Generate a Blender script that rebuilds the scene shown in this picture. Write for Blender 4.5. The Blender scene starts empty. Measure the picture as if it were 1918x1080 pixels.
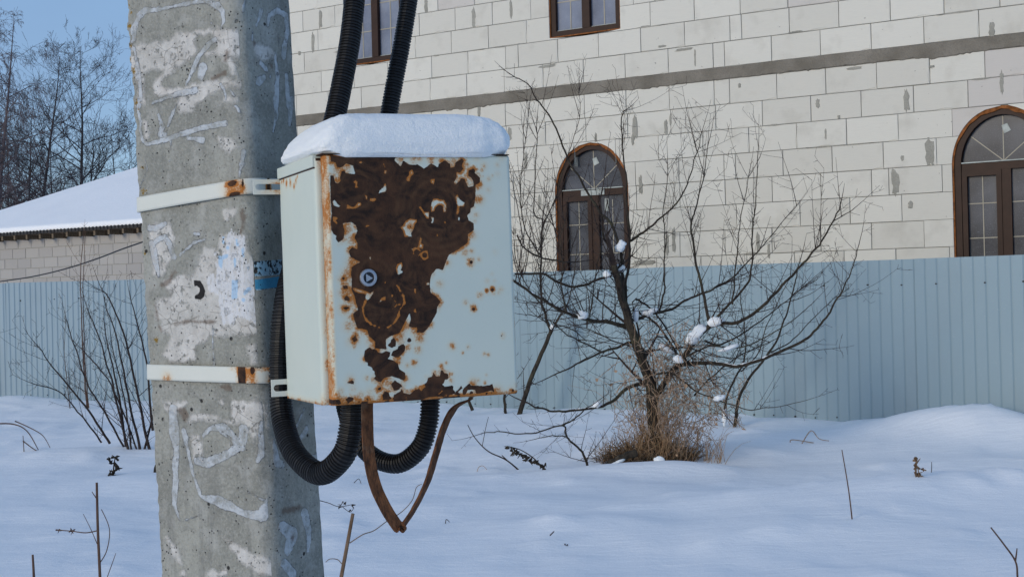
import bpy, math, random
import numpy as np
from mathutils import Vector, Matrix, noise

# ------------------------------------------------------------------ camera
scene = bpy.context.scene
C = scene.collection
CAM = Vector((0.0, 0.0, 1.55))
LENS, SENSOR = 50.0, 36.0
PW, PH = 1918.0, 1080.0
FPX = LENS / SENSOR * PW
ROLL = math.atan(0.025)
PITCH = 8.0 / FPX
cam_d = bpy.data.cameras.new('camera')
cam_d.lens = LENS; cam_d.sensor_width = SENSOR; cam_d.sensor_fit = 'HORIZONTAL'
cam_d.clip_start = 0.05; cam_d.clip_end = 3000.0
cam = bpy.data.objects.new('camera', cam_d); C.objects.link(cam)
RIGHT = Vector((math.cos(ROLL), 0, -math.sin(ROLL)))
FWD0 = Vector((0, math.cos(PITCH), math.sin(PITCH)))
UP0 = FWD0.cross(RIGHT) * -1.0
UPV = RIGHT.cross(FWD0).normalized()
RIGHT = FWD0.cross(UPV).normalized()
CM = Matrix(((RIGHT.x, UPV.x, -FWD0.x, CAM.x), (RIGHT.y, UPV.y, -FWD0.y, CAM.y), (RIGHT.z, UPV.z, -FWD0.z, CAM.z), (0, 0, 0, 1)))
cam.matrix_world = CM
scene.camera = cam

# ------------------------------------------------------------------ sky, sun, exposure
SUN_AZ = Vector((-0.72, -0.69, 0)).normalized()      # horizontal direction towards the sun (behind the camera, left)
SUN_EL = math.radians(14.0)
world = bpy.data.worlds.new('World'); scene.world = world; world.use_nodes = True
wn = world.node_tree; wn.nodes.clear()
w_out = wn.nodes.new('ShaderNodeOutputWorld'); w_bg = wn.nodes.new('ShaderNodeBackground')
w_sky = wn.nodes.new('ShaderNodeTexSky'); w_sky.sky_type = 'NISHITA'; w_sky.sun_disc = False
w_sky.sun_elevation = SUN_EL
w_sky.sun_rotation = math.atan2(SUN_AZ.x, SUN_AZ.y)
w_sky.air_density = 1.0; w_sky.dust_density = 0.6; w_sky.ozone_density = 3.0
w_bg.inputs['Strength'].default_value = 0.15
# thin uneven cloud veil, the same all round the sky
w_tc = wn.nodes.new('ShaderNodeTexCoord'); w_map = wn.nodes.new('ShaderNodeMapping'); w_map.inputs['Scale'].default_value = (1.0, 1.0, 2.6)
w_noise = wn.nodes.new('ShaderNodeTexNoise'); w_noise.inputs['Scale'].default_value = 2.2; w_noise.inputs['Detail'].default_value = 5.0
w_ramp = wn.nodes.new('ShaderNodeMapRange'); w_ramp.inputs[1].default_value = 0.35; w_ramp.inputs[2].default_value = 0.75
w_ramp.inputs[3].default_value = 0.62; w_ramp.inputs[4].default_value = 0.9
w_mix = wn.nodes.new('ShaderNodeMix'); w_mix.data_type = 'RGBA'
w_mix.inputs[7].default_value = (0.82, 1.28, 2.12, 1)
wn.links.new(w_tc.outputs['Generated'], w_map.inputs['Vector']); wn.links.new(w_map.outputs[0], w_noise.inputs['Vector'])
wn.links.new(w_noise.outputs[0], w_ramp.inputs[0]); wn.links.new(w_ramp.outputs[0], w_mix.inputs[0])
wn.links.new(w_sky.outputs[0], w_mix.inputs[6]); wn.links.new(w_mix.outputs[2], w_bg.inputs['Color'])
wn.links.new(w_bg.outputs[0], w_out.inputs['Surface'])
sun_d = bpy.data.lights.new('sun', 'SUN'); sun_d.energy = 0.78; sun_d.angle = math.radians(16.0); sun_d.color = (1.0, 0.89, 0.73)
sun = bpy.data.objects.new('sun', sun_d); C.objects.link(sun); sun.location = (-30, -30, 20)
to_sun = Vector((SUN_AZ.x * math.cos(SUN_EL), SUN_AZ.y * math.cos(SUN_EL), math.sin(SUN_EL)))
sun.rotation_euler = to_sun.to_track_quat('Z', 'Y').to_euler()
scene.view_settings.view_transform = 'Standard'; scene.view_settings.look = 'None'
scene.view_settings.exposure = 0.8; scene.view_settings.gamma = 1.0; scene.view_settings.use_curve_mapping = False
scene.cycles.max_bounces = 6; scene.cycles.diffuse_bounces = 4

# ------------------------------------------------------------------ helpers
def ray(px, py):
    u = px - PW / 2; v = py - PH / 2
    return RIGHT * u - UPV * v + FWD0 * FPX
def at(px, py, Y):
    d = ray(px, py); return CAM + d * ((Y - CAM.y) / d.y)
def proj(p):
    q = Vector(p) - CAM; z = q.dot(FWD0)
    return (PW / 2 + FPX * q.dot(RIGHT) / z, PH / 2 - FPX * q.dot(UPV) / z)
def hit_plane(px, py, p0, n):
    d = ray(px, py); return CAM + d * ((Vector(p0) - CAM).dot(n) / d.dot(n))

class MB:
    def __init__(s): s.v = []; s.f = []
    def add(s, vs, fs):
        o = len(s.v); s.v.extend([tuple(p) for p in vs]); s.f.extend([tuple(i + o for i in f) for f in fs])
    def box(s, x0, x1, y0, y1, z0, z1):
        s.add([(x0,y0,z0),(x1,y0,z0),(x1,y1,z0),(x0,y1,z0),(x0,y0,z1),(x1,y0,z1),(x1,y1,z1),(x0,y1,z1)],
              [(0,3,2,1),(4,5,6,7),(0,1,5,4),(1,2,6,5),(2,3,7,6),(3,0,4,7)])
    def tube(s, pts, rad, n=5, cap=True):
        pts = [Vector(p) for p in pts]; m = len(pts)
        if m < 2: return
        if not hasattr(rad, '__len__'): rad = [rad] * m
        o = len(s.v)
        t = (pts[1] - pts[0]).normalized()
        ref = Vector((0, 0, 1)) if abs(t.z) < 0.9 else Vector((1, 0, 0))
        nrm = t.cross(ref).normalized()
        for i in range(m):
            t = (pts[min(i + 1, m - 1)] - pts[max(i - 1, 0)])
            if t.length < 1e-9: t = Vector((0, 0, 1))
            t.normalize()
            nrm = (nrm - t * nrm.dot(t))
            if nrm.length < 1e-6: nrm = t.orthogonal()
            nrm.normalize(); b = t.cross(nrm)
            for k in range(n):
                a = 2 * math.pi * k / n
                s.v.append(tuple(pts[i] + (nrm * math.cos(a) + b * math.sin(a)) * rad[i]))
        for i in range(m - 1):
            for k in range(n):
                k2 = (k + 1) % n
                s.f.append((o + i * n + k, o + i * n + k2, o + (i + 1) * n + k2, o + (i + 1) * n + k))
        if cap:
            s.f.append(tuple(o + k for k in range(n))[::-1]); s.f.append(tuple(o + (m - 1) * n + k for k in range(n)))
    def prism(s, poly, y0, y1, axis='y'):
        # polygon in (x, z), extruded along y
        n = len(poly)
        s.add([(x, y0, z) for x, z in poly] + [(x, y1, z) for x, z in poly],
              [tuple(range(n)), tuple(range(2 * n - 1, n - 1, -1))] + [(i, i + n, (i + 1) % n + n, (i + 1) % n) for i in range(n)])
    def build(s, name, mat=None, parent=None, origin=None, smooth=False):
        v = s.v
        if origin is not None:
            v = [(p[0] - origin[0], p[1] - origin[1], p[2] - origin[2]) for p in v]
        me = bpy.data.meshes.new(name); me.from_pydata(v, [], s.f); me.validate(); me.update()
        if smooth: me.polygons.foreach_set('use_smooth', [True] * len(me.polygons))
        o = link(name, me, mat, parent)
        if origin is not None: o.location = origin if parent is None else (0, 0, 0)
        return o
def link(name, me, mat=None, parent=None):
    o = bpy.data.objects.new(name, me); C.objects.link(o)
    if mat is not None:
        me.materials.clear(); me.materials.append(mat)
    if parent is not None: o.parent = parent
    return o
def tag(o, label=None, cat=None, group=None, kind=None):
    if label: o['label'] = label
    if cat: o['category'] = cat
    if group: o['group'] = group
    if kind: o['kind'] = kind
    return o
def empty(name, loc=(0, 0, 0), rz=0.0, mat=None):
    o = bpy.data.objects.new(name, None); C.objects.link(o); o.empty_display_size = 0.1
    if mat is not None: o.matrix_world = mat
    else: o.location = loc; o.rotation_euler = (0, 0, rz)
    return o
def smooth_obj(o):
    o.data.polygons.foreach_set('use_smooth', [True] * len(o.data.polygons))
def catmull(pts, sub=8):
    pts = [Vector(p) for p in pts]; out = []
    for i in range(len(pts) - 1):
        p0 = pts[max(i - 1, 0)]; p1 = pts[i]; p2 = pts[i + 1]; p3 = pts[min(i + 2, len(pts) - 1)]
        for k in range(sub):
            t = k / sub
            out.append(0.5 * ((2 * p1) + (p2 - p0) * t + (2 * p0 - 5 * p1 + 4 * p2 - p3) * t * t + (3 * p1 - p0 - 3 * p2 + p3) * t ** 3))
    out.append(pts[-1]); return out
def resample(pts, step):
    pts = [Vector(p) for p in pts]; L = [0.0]
    for a, b in zip(pts, pts[1:]): L.append(L[-1] + (b - a).length)
    n = max(2, int(L[-1] / step) + 1); out = []; j = 0
    for i in range(n):
        d = L[-1] * i / (n - 1)
        while j < len(L) - 2 and L[j + 1] < d: j += 1
        t = (d - L[j]) / max(1e-9, L[j + 1] - L[j]); out.append(pts[j].lerp(pts[j + 1], min(1, max(0, t))))
    return out

# signed distance fields of traced marks, in a face's own metric coordinates
def seg_dist(P, a, b):
    a = np.array(a); b = np.array(b); ab = b - a; L = max(1e-12, float(ab @ ab))
    t = np.clip(((P - a) @ ab) / L, 0, 1); d = P - a - t[:, None] * ab
    return np.hypot(d[:, 0], d[:, 1]), t
def sdf_poly(P, poly):
    D = np.full(len(P), 1e9); ins = np.zeros(len(P), bool); n = len(poly)
    for i in range(n):
        a = poly[i]; b = poly[(i + 1) % n]
        D = np.minimum(D, seg_dist(P, a, b)[0])
        if abs(a[1] - b[1]) > 1e-12:
            c = ((a[1] > P[:, 1]) != (b[1] > P[:, 1])) & (P[:, 0] < (b[0] - a[0]) * (P[:, 1] - a[1]) / (b[1] - a[1]) + a[0])
            ins ^= c
    return np.where(ins, -D, D)
def sdf_stroke(P, pts):          # pts: (u, v, radius)
    D = np.full(len(P), 1e9)
    if len(pts) == 1:
        return np.hypot(P[:, 0] - pts[0][0], P[:, 1] - pts[0][1]) - pts[0][2]
    for a, b in zip(pts, pts[1:]):
        d, t = seg_dist(P, a[:2], b[:2]); D = np.minimum(D, d - (a[2] + (b[2] - a[2]) * t))
    return D
def set_attr(me, name, vals):
    a = me.attributes.new(name, 'FLOAT', 'POINT'); a.data.foreach_set('value', np.asarray(vals, np.float32))
def verts_np(me):
    v = np.empty(len(me.vertices) * 3, np.float64); me.vertices.foreach_get('co', v); return v.reshape(-1, 3)

# ------------------------------------------------------------------ materials
class NT:
    def __init__(s, name):
        s.m = bpy.data.materials.new(name); s.m.use_nodes = True; s.t = s.m.node_tree; s.t.nodes.clear()
        s.out = s.t.nodes.new('ShaderNodeOutputMaterial'); s.b = s.t.nodes.new('ShaderNodeBsdfPrincipled')
        s.t.links.new(s.b.outputs[0], s.out.inputs[0]); s.b.inputs['Roughness'].default_value = 0.7
        s._tc = None
    def l(s, a, b): s.t.links.new(a, b)
    def put(s, sock, v):
        if isinstance(v, bpy.types.NodeSocket): s.l(v, sock)
        elif isinstance(v, (tuple, list)): sock.default_value = tuple(v) + ((1.0,) if len(v) == 3 and len(sock.default_value) == 4 else ())
        else: sock.default_value = v
    def co(s, which='Object'):
        if s._tc is None: s._tc = s.t.nodes.new('ShaderNodeTexCoord')
        return s._tc.outputs[which]
    def map(s, v, scale=(1, 1, 1), loc=(0, 0, 0), rot=(0, 0, 0)):
        n = s.t.nodes.new('ShaderNodeMapping'); s.l(v, n.inputs[0]); n.inputs['Scale'].default_value = scale
        n.inputs['Location'].default_value = loc; n.inputs['Rotation'].default_value = rot; return n.outputs[0]
    def noise(s, v, scale, detail=4, rough=0.55, dist=0.0, color=False):
        n = s.t.nodes.new('ShaderNodeTexNoise'); s.l(v, n.inputs['Vector']); n.inputs['Scale'].default_value = scale
        n.inputs['Detail'].default_value = detail; n.inputs['Roughness'].default_value = rough; n.inputs['Distortion'].default_value = dist
        return n.outputs[1 if color else 0]
    def voro(s, v, scale, feature='F1', out=0):
        n = s.t.nodes.new('ShaderNodeTexVoronoi'); s.l(v, n.inputs['Vector']); n.inputs['Scale'].default_value = scale; n.feature = feature
        return n.outputs[out]
    def rng(s, v, a, b, c=0.0, d=1.0, smooth=False):
        n = s.t.nodes.new('ShaderNodeMapRange'); s.put(n.inputs[0], v)
        for i, q in enumerate((a, b, c, d)): s.put(n.inputs[1 + i], q)
        if smooth: n.interpolation_type = 'SMOOTHSTEP'
        return n.outputs[0]
    def math(s, op, a, b=0.0, c=None):
        n = s.t.nodes.new('ShaderNodeMath'); n.operation = op; s.put(n.inputs[0], a); s.put(n.inputs[1], b)
        if c is not None: s.put(n.inputs[2], c)
        return n.outputs[0]
    def mix(s, f, a, b):
        n = s.t.nodes.new('ShaderNodeMix'); n.data_type = 'RGBA'; s.put(n.inputs[0], f); s.put(n.inputs[6], a); s.put(n.inputs[7], b)
        return n.outputs[2]
    def attr(s, name):
        n = s.t.nodes.new('ShaderNodeAttribute'); n.attribute_name = name; return n.outputs['Fac']
    def objrand(s): return s.t.nodes.new('ShaderNodeObjectInfo').outputs['Random']
    def bump(s, h, strength=0.3, dist=0.01):
        n = s.t.nodes.new('ShaderNodeBump'); s.l(h, n.inputs['Height']); n.inputs['Strength'].default_value = strength
        n.inputs['Distance'].default_value = dist; s.l(n.outputs[0], s.b.inputs['Normal'])
    def fin(s, col=None, rough=None, metal=None, spec=None):
        if col is not None: s.put(s.b.inputs['Base Color'], col)
        if rough is not None: s.put(s.b.inputs['Roughness'], rough)
        if metal is not None: s.put(s.b.inputs['Metallic'], metal)
        if spec is not None: s.put(s.b.inputs['Specular IOR Level'], spec)
        return s.m

def mat_snow():
    n = NT('snow'); c = n.co('Object')
    big = n.noise(c, 0.9, 4); fine = n.noise(c, 55, 4, 0.7); mid = n.noise(c, 9, 3)
    col = n.mix(n.rng(big, 0.3, 0.7), (0.88, 0.89, 0.90), (0.92, 0.925, 0.93))
    rip = n.noise(n.map(c, (1.2, 5, 1)), 3.2, 4, 0.6); grain = n.noise(c, 260, 3, 0.8)
    h = n.math('ADD', n.math('MULTIPLY', fine, 0.22), n.math('MULTIPLY', mid, 0.5)); h = n.math('ADD', h, n.math('MULTIPLY', rip, 0.9)); h = n.math('ADD', h, n.math('MULTIPLY', grain, 0.12))
    n.bump(h, 0.45, 0.024)
    return n.fin(col, 0.75, spec=0.25)
def mat_snow_clump():
    n = NT('snow_clump'); c = n.co('Object')
    fine = n.noise(c, 260, 5, 0.75); mid = n.noise(c, 48, 5, 0.65)
    n.bump(n.math('ADD', n.math('MULTIPLY', fine, 0.6), mid), 0.5, 0.008)
    n.b.inputs['Subsurface Weight'].default_value = 0.1; n.b.inputs['Subsurface Radius'].default_value = (0.008, 0.008, 0.01)
    return n.fin((0.89, 0.91, 0.91), 0.75, spec=0.25)
def mat_block(name, a, b, sc=1.0):
    n = NT(name); c = n.co('Object'); r = n.objrand()
    off = n.t.nodes.new('ShaderNodeVectorMath'); off.operation = 'ADD'; n.l(c, off.inputs[0])
    cmb = n.t.nodes.new('ShaderNodeCombineXYZ'); rr = n.math('MULTIPLY', r, 37.0)
    for i in range(3): n.l(rr, cmb.inputs[i])
    n.l(cmb.outputs[0], off.inputs[1]); v = off.outputs[0]
    base = n.mix(r, a, b)
    blot = n.noise(v, 3.5, 4); base = n.mix(n.rng(blot, 0.54, 0.76, 0, 0.4), base, (0.44, 0.41, 0.35))
    comb = n.noise(n.map(v, (3, 3, 60)), 3.0, 3); base = n.mix(n.rng(comb, 0.45, 0.8, 0, 0.14), base, (0.4, 0.38, 0.35))
    pit = n.noise(v, 26, 3, 0.5); pitm = n.rng(pit, 0.27, 0.235, 0, 1); base = n.mix(n.math('MULTIPLY', pitm, 0.75), base, (0.2, 0.18, 0.16))
    h = n.math('SUBTRACT', n.math('ADD', n.math('MULTIPLY', n.noise(v, 120, 3), 0.3), n.math('MULTIPLY', comb, 0.3)), pitm)
    n.bump(h, 0.5, 0.006)
    return n.fin(base, 0.92, spec=0.15)
def mat_concrete(name, a, b, dark, scale=1.0):
    n = NT(name); c = n.co('Object')
    big = n.noise(c, 3 * scale, 5); fine = n.noise(c, 70 * scale, 4, 0.7)
    col = n.mix(n.rng(big, 0.35, 0.65), a, b); col = n.mix(n.rng(fine, 0.45, 0.7, 0, 0.5), col, dark)
    n.bump(n.math('ADD', fine, n.noise(c, 14 * scale, 3)), 0.6, 0.008 / scale)
    return n.fin(col, 0.95, spec=0.1)
def mat_bark(name, a, b, moss=None, scale=1.0):
    n = NT(name); c = n.co('Object')
    k = n.noise(n.map(c, (1, 1, 0.4)), 35 * scale, 4, 0.65); col = n.mix(n.rng(k, 0.35, 0.65), a, b)
    if moss: col = n.mix(n.rng(n.noise(c, 6 * scale, 3), 0.55, 0.68, 0, 0.6), col, moss)
    n.bump(k, 0.6, 0.006)
    return n.fin(col, 0.9, spec=0.15)
def mat_plain(name, col, rough=0.7, var=0.15, scale=20, bump=0.2, dist=0.004, metal=0.0, spec=0.4):
    n = NT(name); c = n.co('Object'); k = n.noise(c, scale, 5, 0.6)
    dk = tuple(q * (1 - var) for q in col); lt = tuple(min(1, q * (1 + var)) for q in col)
    cc = n.mix(n.rng(k, 0.3, 0.7), dk, lt)
    if bump: n.bump(k, bump, dist)
    return n.fin(cc, rough, metal, spec)
def mat_rusty_paint(name, pa, pb):
    # attributes: rust = signed distance (m) to bare rusted metal, stain = strength of orange staining
    n = NT(name); c = n.co('Object')
    d0 = n.attr('rust'); st = n.attr('stain')
    nz = n.noise(c, 230, 8, 0.72); nz2 = n.noise(c, 75, 6, 0.7); nz3 = n.noise(c, 380, 4, 0.65)
    d = n.math('ADD', d0, n.math('MULTIPLY_ADD', nz, 0.0040, -0.0020))
    bare = n.rng(d, 0.00025, -0.00025, 0, 1)
    pres = n.rng(n.noise(c, 24, 3, 0.5), 0.44, 0.62, 0.0, 1.0)
    halo = n.rng(n.math('ADD', d, n.math('MULTIPLY_ADD', nz2, 0.016, -0.0085)), 0.0, 0.0085, 1, 0, True)
    s2 = n.math('MULTIPLY', st, n.rng(nz2, 0.25, 0.72, 0.35, 1.25))
    light = n.math('MAXIMUM', n.math('MULTIPLY', halo, n.math('MAXIMUM', n.math('MULTIPLY', pres, 0.85), n.math('MINIMUM', n.math('MULTIPLY', st, 1.6), 0.95))), n.math('MINIMUM', s2, 1.0))
    light = n.math('MULTIPLY', light, n.rng(nz, 0.25, 0.55, 0.6, 1.05))
    strong = n.rng(n.math('ADD', n.math('MULTIPLY', light, 0.9), n.math('MULTIPLY_ADD', nz3, 1.0, -0.5)), 0.30, 0.72, 0, 1)
    paint = n.mix(n.rng(n.noise(c, 9, 4), 0.3, 0.7), pa, pb)
    paint = n.mix(n.rng(n.noise(c, 500, 2), 0.62, 0.72, 0, 0.25), paint, (0.35, 0.36, 0.33))
    col = n.mix(n.math('MULTIPLY', light, 0.8), paint, (0.64, 0.40, 0.14))
    col = n.mix(strong, col, (0.42, 0.15, 0.03))
    swirl = n.noise(c, 24, 6, 0.6, 2.6); gr = n.noise(c, 260, 4, 0.7)
    rust = n.mix(n.rng(swirl, 0.38, 0.68), (0.017, 0.0085, 0.006), (0.075, 0.034, 0.0165))
    rust = n.mix(n.rng(gr, 0.55, 0.8, 0, 0.5), rust, (0.085, 0.036, 0.016))
    rust = n.mix(n.rng(n.noise(c, 12, 5, 0.65), 0.48, 0.68, 0, 0.7), rust, (0.088, 0.037, 0.017))
    rg = n.math('MULTIPLY', n.attr('ring'), n.rng(swirl, 0.3, 0.6, 0.2, 1.0)); rust = n.mix(n.math('MULTIPLY', rg, 0.6), rust, (0.10, 0.05, 0.024))
    brim = n.math('MULTIPLY', n.rng(d, -0.0035, -0.0004, 0, 1), n.rng(nz3, 0.5, 0.65, 0, 0.45)); rust = n.mix(brim, rust, (0.16, 0.06, 0.02))
    col = n.mix(bare, col, rust)
    h = n.math('ADD', n.math('MULTIPLY', bare, -1.0), n.math('MULTIPLY', n.math('MULTIPLY', gr, 0.7), bare))
    h = n.math('ADD', h, n.math('MULTIPLY', light, n.math('MULTIPLY', nz3, 0.5)))
    n.bump(h, 0.75, 0.0016)
    return n.fin(col, n.rng(n.math('MAXIMUM', bare, light), 0, 1, 0.42, 0.9), 0.0, 0.35)
def mat_pole():
    n = NT('weathered_pole_concrete'); c = n.co('Object')
    f1 = n.noise(c, 7, 6, 0.6); f2 = n.noise(c, 55, 5, 0.65); f3 = n.noise(c, 210, 4, 0.7)
    base = n.mix(n.rng(f1, 0.3, 0.72), (0.215, 0.215, 0.19), (0.40, 0.395, 0.345))
    base = n.mix(n.rng(f2, 0.48, 0.72, 0, 0.5), base, (0.17, 0.168, 0.155))
    base = n.mix(n.rng(n.noise(c, 24, 5, 0.6), 0.52, 0.66, 0, 0.6), base, (0.42, 0.415, 0.385))
    base = n.mix(n.rng(f3, 0.50, 0.68, 0, 0.5), base, (0.45, 0.44, 0.40)); base = n.mix(n.rng(f3, 0.44, 0.30, 0, 0.55), base, (0.13, 0.128, 0.118))
    streak = n.noise(n.map(c, (14, 14, 1.1)), 3, 4); base = n.mix(n.rng(streak, 0.56, 0.75, 0, 0.45), base, (0.13, 0.13, 0.125))
    # air holes
    vd = n.voro(c, 120); vs = n.noise(c, 40, 2); hole = n.math('MULTIPLY', n.rng(vd, 0.20, 0.10), n.rng(vs, 0.50, 0.56))
    vd2 = n.voro(n.map(c, (1, 1, 1), (3.3, 1.7, 0.4)), 30); hole2 = n.math('MULTIPLY', n.rng(vd2, 0.115, 0.075), n.rng(n.noise(c, 17, 2), 0.46, 0.52))
    hole = n.math('MAXIMUM', hole, hole2)
    wn_ = n.noise(c, 60, 6, 0.7); wn2 = n.noise(c, 16, 5, 0.6)
    # cream whitewash / plaster remains
    dw = n.math('ADD', n.attr('wash'), n.math('MULTIPLY_ADD', wn_, 0.026, -0.013)); dw = n.math('ADD', dw, n.math('MULTIPLY_ADD', wn2, 0.022, -0.011))
    wash = n.math('MULTIPLY', n.math('MULTIPLY', n.rng(dw, 0.0035, -0.0035), n.rng(n.noise(c, 11, 4, 0.6), 0.34, 0.56, 0.62, 1.0)), n.rng(n.noise(c, 70, 7, 0.68), 0.33, 0.43))
    washc = n.mix(n.rng(f2, 0.35, 0.7), (0.66, 0.635, 0.595), (0.48, 0.46, 0.425)); washc = n.mix(n.rng(f3, 0.56, 0.7, 0, 0.5), washc, (0.33, 0.31, 0.285))
    crk = n.math('MULTIPLY', n.rng(n.voro(n.map(c, (1, 1, 1.4)), 34, 'DISTANCE_TO_EDGE'), 0.035, 0.0), n.rng(wn2, 0.48, 0.56)); washc = n.mix(n.math('MULTIPLY', crk, 0.8), washc, (0.16, 0.14, 0.12))
    washc = n.mix(n.rng(n.noise(c, 19, 4), 0.55, 0.72, 0, 0.55), washc, (0.36, 0.31, 0.26))
    col = n.mix(wash, base, washc)
    # smeared paste strokes
    dp = n.math('ADD', n.attr('paste'), n.math('MULTIPLY_ADD', wn_, 0.011, -0.0055))
    paste = n.math('MULTIPLY', n.rng(dp, 0.0006, -0.0006), n.rng(n.noise(c, 48, 7, 0.75), 0.36, 0.55, 0.12, 0.88))
    shade_rim = n.math('MULTIPLY', n.rng(n.math('ABSOLUTE', dp), 0.0014, 0.0002), n.rng(f2, 0.4, 0.6, 0.1, 0.75))  # dark outline painting the shadow along the raised paste edges
    col = n.mix(paste, col, n.mix(f2, (0.60, 0.63, 0.66), (0.48, 0.51, 0.53))); col = n.mix(shade_rim, col, (0.15, 0.145, 0.135))
    # poster remains, print and stickers
    dq = n.math('ADD', n.attr('poster'), n.math('MULTIPLY_ADD', n.noise(n.map(c, (1, 1, 0.45)), 38, 6, 0.7), 0.085, -0.041))
    post = n.math('MULTIPLY', n.rng(dq, 0.001, -0.001), n.rng(n.noise(n.map(c, (2, 2, 0.7)), 70, 5, 0.7), 0.37, 0.5, 0.15, 0.95)); col = n.mix(post, col, n.mix(f2, (0.72, 0.72, 0.73), (0.56, 0.57, 0.59)))
    db = n.math('ADD', n.attr('blue'), n.math('MULTIPLY_ADD', wn_, 0.012, -0.006)); blue = n.rng(db, 0.001, -0.001)
    col = n.mix(n.math('MULTIPLY', blue, 0.75), col, (0.34, 0.53, 0.73))
    dk = n.attr('sticker'); col = n.mix(n.rng(dk, 0.0005, -0.0005), col, (0.06, 0.26, 0.42))
    sp = n.attr('stickerwhite'); spk = n.rng(n.noise(c, 110, 3, 0.6), 0.44, 0.52)
    col = n.mix(n.rng(sp, 0.0005, -0.0005), col, n.mix(spk, (0.02, 0.03, 0.04), n.mix(f2, (0.5, 0.6, 0.66), (0.14, 0.36, 0.5))))
    dd = n.attr('dark'); col = n.mix(n.rng(n.math('ADD', dd, n.math('MULTIPLY_ADD', wn_, 0.003, -0.0015)), 0.0003, -0.0003), col, (0.03, 0.028, 0.028))
    br = n.math('ADD', n.attr('brown'), n.math('MULTIPLY_ADD', wn_, 0.02, -0.01)); col = n.mix(n.rng(br, 0.002, -0.003, 0, 0.7), col, (0.14, 0.10, 0.075))
    li = n.math('ADD', n.attr('lichen'), n.math('MULTIPLY_ADD', n.noise(c, 240, 5, 0.7), 0.024, -0.009)); col = n.mix(n.rng(li, 0.001, -0.001, 0, 0.95), col, n.mix(f3, (0.36, 0.2, 0.015), (0.12, 0.085, 0.02)))
    col = n.mix(n.math('MULTIPLY', hole, n.math('SUBTRACT', 1.0, n.math('MULTIPLY', paste, 0.8))), col, (0.045, 0.043, 0.04))
    h = n.math('ADD', n.math('MULTIPLY', f3, 0.5), n.math('MULTIPLY', f2, 0.5)); h = n.math('SUBTRACT', h, n.math('MULTIPLY', hole, 1.2))
    h = n.math('ADD', h, n.math('MULTIPLY', wash, 0.9)); h = n.math('ADD', h, n.math('MULTIPLY', paste, 0.7))
    n.bump(h, 0.8, 0.0028)
    return n.fin(col, 0.93, spec=0.12)
def mat_fence(name, a, b):
    n = NT(name); c = n.co('Object'); r = n.objrand()
    base = n.mix(r, a, b)
    dirt = n.noise(n.map(c, (1, 1, 0.5)), 1.6, 5); base = n.mix(n.rng(dirt, 0.5, 0.8, 0, 0.35), base, (0.22, 0.26, 0.28))
    base = n.mix(n.rng(n.noise(c, 60, 3), 0.66, 0.75, 0, 0.3), base, (0.5, 0.52, 0.52))
    n.bump(n.noise(c, 5, 3), 0.1, 0.01)
    return n.fin(base, 0.5, spec=0.35)
def mat_glass(name, a, b):
    n = NT(name); c = n.co('Object')
    k = n.noise(c, 2.2, 4); sp = n.noise(c, 85, 3)
    col = n.mix(n.rng(k, 0.3, 0.7), a, b); col = n.mix(n.rng(sp, 0.6, 0.72, 0, 0.3), col, (0.35, 0.37, 0.4))
    return n.fin(col, n.rng(sp, 0.4, 0.7, 0.15, 0.4), spec=0.12)

M = {}
M['snow'] = mat_snow(); M['clump'] = mat_snow_clump()
M['block'] = mat_block('aerated_block', (0.70, 0.675, 0.60), (0.625, 0.60, 0.53))
M['block2'] = mat_block('aerated_block_pinkish', (0.60, 0.56, 0.51), (0.585, 0.55, 0.505))
M['block3'] = mat_block('garage_block', (0.42, 0.40, 0.375), (0.37, 0.352, 0.335))
M['mortar'] = mat_concrete('mortar', (0.30, 0.29, 0.25), (0.40, 0.385, 0.335), (0.22, 0.21, 0.18))
M['belt'] = mat_concrete('belt_concrete', (0.175, 0.157, 0.128), (0.255, 0.232, 0.195), (0.12, 0.105, 0.085))
M['joint'] = mat_concrete('joint_shadow_mortar', (0.13, 0.125, 0.11), (0.2, 0.19, 0.17), (0.08, 0.08, 0.07))
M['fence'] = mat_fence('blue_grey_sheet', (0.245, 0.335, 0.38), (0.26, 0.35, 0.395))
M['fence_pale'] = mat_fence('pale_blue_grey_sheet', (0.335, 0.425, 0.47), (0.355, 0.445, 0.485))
M['screw'] = mat_plain('screw', (0.018, 0.019, 0.022), 0.6)
M['frame'] = mat_plain('brown_window_frame', (0.032, 0.014, 0.009), 0.5, 0.25, 8, 0.1, spec=0.2)
M['foam'] = mat_plain('orange_foam', (0.24, 0.09, 0.03), 0.95, 0.5, 22, 1.0, 0.02, spec=0.1)
M['gold'] = mat_plain('pale_glazing_bar', (0.36, 0.33, 0.26), 0.5, 0.15, 12, 0)
M['glass_low'] = mat_glass('window_glass', (0.042, 0.046, 0.056), (0.11, 0.118, 0.138))
M['glass_up'] = mat_glass('filmed_window_glass', (0.15, 0.17, 0.225), (0.27, 0.30, 0.37))
M['film'] = mat_plain('pale_paper', (0.42, 0.45, 0.42), 0.7, 0.3, 10, 0)
M['pole'] = mat_pole()
M['rust'] = mat_rusty_paint('rusty_white_enamel', (0.57, 0.625, 0.555), (0.605, 0.65, 0.575))
M['strap'] = mat_rusty_paint('rusty_strap_paint', (0.64, 0.65, 0.585), (0.68, 0.685, 0.62))
M['conduit'] = mat_plain('black_conduit', (0.009, 0.009, 0.010), 0.45, 0.3, 60, 0.1, 0.001, spec=0.35)
M['strip'] = mat_bark('rusted_steel', (0.055, 0.028, 0.018), (0.17, 0.075, 0.036), (0.26, 0.19, 0.13), 3.2)
M['zinc'] = mat_plain('zinc_lock', (0.42, 0.44, 0.48), 0.38, 0.15, 300, 0.1, 0.0005, 0.85)
M['zincdark'] = mat_plain('lock_recess', (0.05, 0.055, 0.065), 0.5, 0.2, 300, 0, metal=0.6)
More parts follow.
